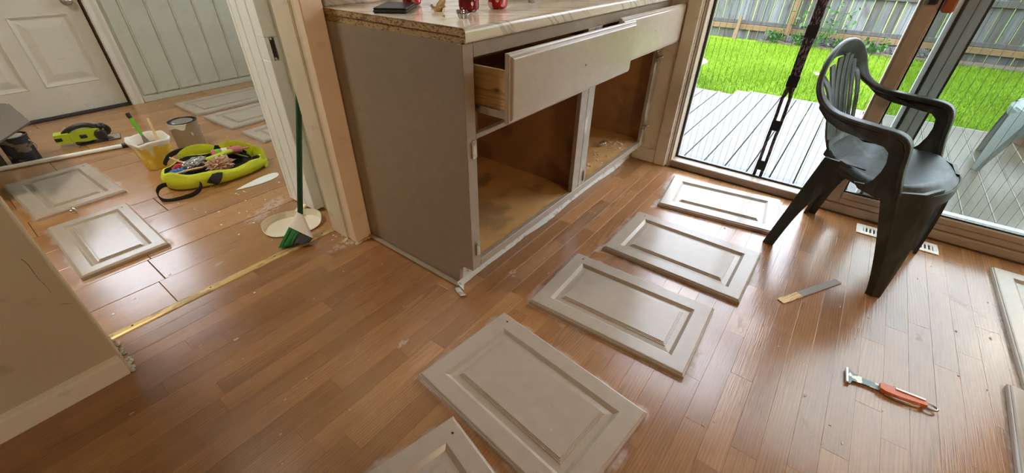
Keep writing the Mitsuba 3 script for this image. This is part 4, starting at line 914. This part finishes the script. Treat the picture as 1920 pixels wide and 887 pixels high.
struct('house_wall', box(2.60, 2.68, -6, -1.3, -.3, 2.7), 'mat_white_vinyl', 'outside wall of the house beside the patio door')
fn = thing('fence', 'weathered grey board fence at the back of the lawn', 'fence')
yy = 5.2; FXX = 9.66; i = 0
while yy > -5.2:
    w = rng.uniform(.118, .142); mt = ['mat_fence_grey', 'mat_fence_pale', 'mat_fence_grey', 'mat_fence_dark'][rng.integers(4)]
    m = box(FXX+rng.uniform(-.006, .006), FXX+.022, yy-w, yy, LZ-.05, 1.52+rng.uniform(-.02, .02)); m = mv(m, None, (0, 0, 0))
    add(fn+'__board', m, mt); yy -= w+rng.uniform(.004, .014); i += 1
def rail(z0, z1, th, mt): add(fn+'__rail', box(FXX-.008-th, FXX-.008, -5.2, 5.2, z0, z1, .004), mt)
rail(-.062, .002, .03, 'mat_fence_dark'); rail(-.155, -.066, .045, 'mat_new_wood'); rail(.455, .54, .04, 'mat_fence_dark'); rail(1.30, 1.38, .04, 'mat_fence_dark')
for yv, h_, mt, w in ((1.09, 1.4, 'mat_new_wood', .075), (-2.6, 1.5, 'mat_fence_grey', .09), (4.1, 1.5, 'mat_fence_grey', .09)):
    add(fn+'__post', box(FXX-.15, FXX-.06, yv-w/2, yv+w/2, LZ-.05, h_, .004), mt)
sk_ = thing('wooden_stake', 'short wooden stake leaning against the fence rail on the lawn', 'stake')
add(sk_+'__board', mv(box(-.012, .012, -.03, .03, 0, .40, .003), ry(.18), (9.50, 1.925, LZ-.03)), 'mat_new_wood')
ed = []
for i in range(9):
    m = crumple(20+i, 1.0, (.08, rng.uniform(.085, .12), rng.uniform(.06, .10))); k = thing('garden_stone', ['grey garden stone at the foot of the fence, counted from the orange post'][0], 'stone', 'stones edging the bed along the fence')
    add(k+'__body', mv(m, None, (FXX-.14+rng.uniform(-.02, .02), 1.35-.31*i, LZ+.06)), 'mat_rock')
    labels[k]['label'] = 'weathered grey stone in the row edging the bed along the fence'
struct('flower_bed', box(FXX-.28, FXX-.02, -3.5, 1.5, LZ-.06, LZ+.035, .02), 'mat_soil', 'strip of bare soil at the foot of the fence')
def weed(x, y, h, n, label, seed):
    r = np.random.default_rng(seed); k = thing('weed', label, 'plant'); ms_ = []; st_ = []
    for i in range(n):
        a = r.uniform(0, 6.28); l = r.uniform(.3, 1)*h; top = np.array([x+math.cos(a)*l*.22, y+math.sin(a)*l*.7, LZ+l*r.uniform(.5, 1)])
        st_.append(tube([(x, y, LZ-.02), ((x+top[0])/2, (y+top[1])/2, LZ+l*.55), top], .003, 4))
        for j in range(4):
            c = top+r.normal(0, .035, 3); s = r.uniform(.025, .05); d1_ = r.normal(0, 1, 3); d1_ /= np.linalg.norm(d1_); d2_ = np.cross(d1_, r.normal(0, 1, 3)); d2_ /= np.linalg.norm(d2_)
            ms_.append(trimesh.Trimesh(np.array([c-d1_*s, c+d2_*s*.5, c+d1_*s, c-d2_*s*.5]), [[0, 1, 2], [0, 2, 3]], process=False))
    add(k+'__leaves', cat(ms_), 'mat_leaf', kind='stuff'); add(k+'__stems', cat(st_), 'mat_leaf', kind='stuff')
weed(9.36, 1.22, .26, 16, 'leafy green weed beside the orange fence post', 1)
weed(9.33, .62, .75, 30, 'tall weed climbing the fence behind the mesh closure', 2)
weed(9.38, .22, .24, 16, 'low weed at the fence above the chair back', 3)
weed(9.38, -.20, .24, 16, 'low weed at the fence right of the chair top', 4)
weed(9.38, .85, .16, 10, 'small weed between the orange post and the mesh closure', 5)
fp = thing('fire_pit', 'round metal fire pit standing on the lawn left of the deck view', 'fire pit')
fc = (5.60, 1.66, LZ+.005)
add(fp+'__bowl', lathe([(0, .16), (.12, .17), (.20, .21), (.245, .27), (.24, .27), (.19, .215), (.0, .175)], 40, fc), 'mat_black_plastic', 40)
add(fp+'__rim', lathe([(.24, .268), (.30, .268), (.305, .275), (.30, .282), (.24, .28), (.24, .268)], 48, fc), 'mat_grey_metal', 40)
dome = trimesh.creation.icosphere(3, .24).slice_plane((0, 0, .02), (0, 0, 1)); add(fp+'__lid', mv(dome, np.diag([1, 1, .45]), (fc[0], fc[1], fc[2]+.275)), 'mat_black_plastic', True)
for i in range(4):
    a = .35+i*math.pi/2
    add(fp+'__leg', tube([(fc[0]+.2*math.cos(a), fc[1]+.2*math.sin(a), fc[2]+.24), (fc[0]+.23*math.cos(a), fc[1]+.23*math.sin(a), LZ-.02)], .012, 8), 'mat_grey_metal')
pp = thing('plant_pot', 'brown plant pot on the deck beyond the pale chair', 'pot')
add(pp+'__body', lathe([(0, 0), (.10, 0), (.14, .22), (.15, .22), (.15, .25), (.135, .25), (.13, .20), (0, .19)], 32, (5.00, -1.36, -.149)), 'mat_pot', 40)
lf = thing('fallen_leaf', 'pale leaf lying on the lawn left of the chair back', 'leaf')
add(lf+'__blade', slab([(7.0, .31, LZ+.05), (7.10, .36, LZ+.06), (7.13, .30, LZ+.06), (7.05, .25, LZ+.05)], .002), 'mat_pale_gloss')
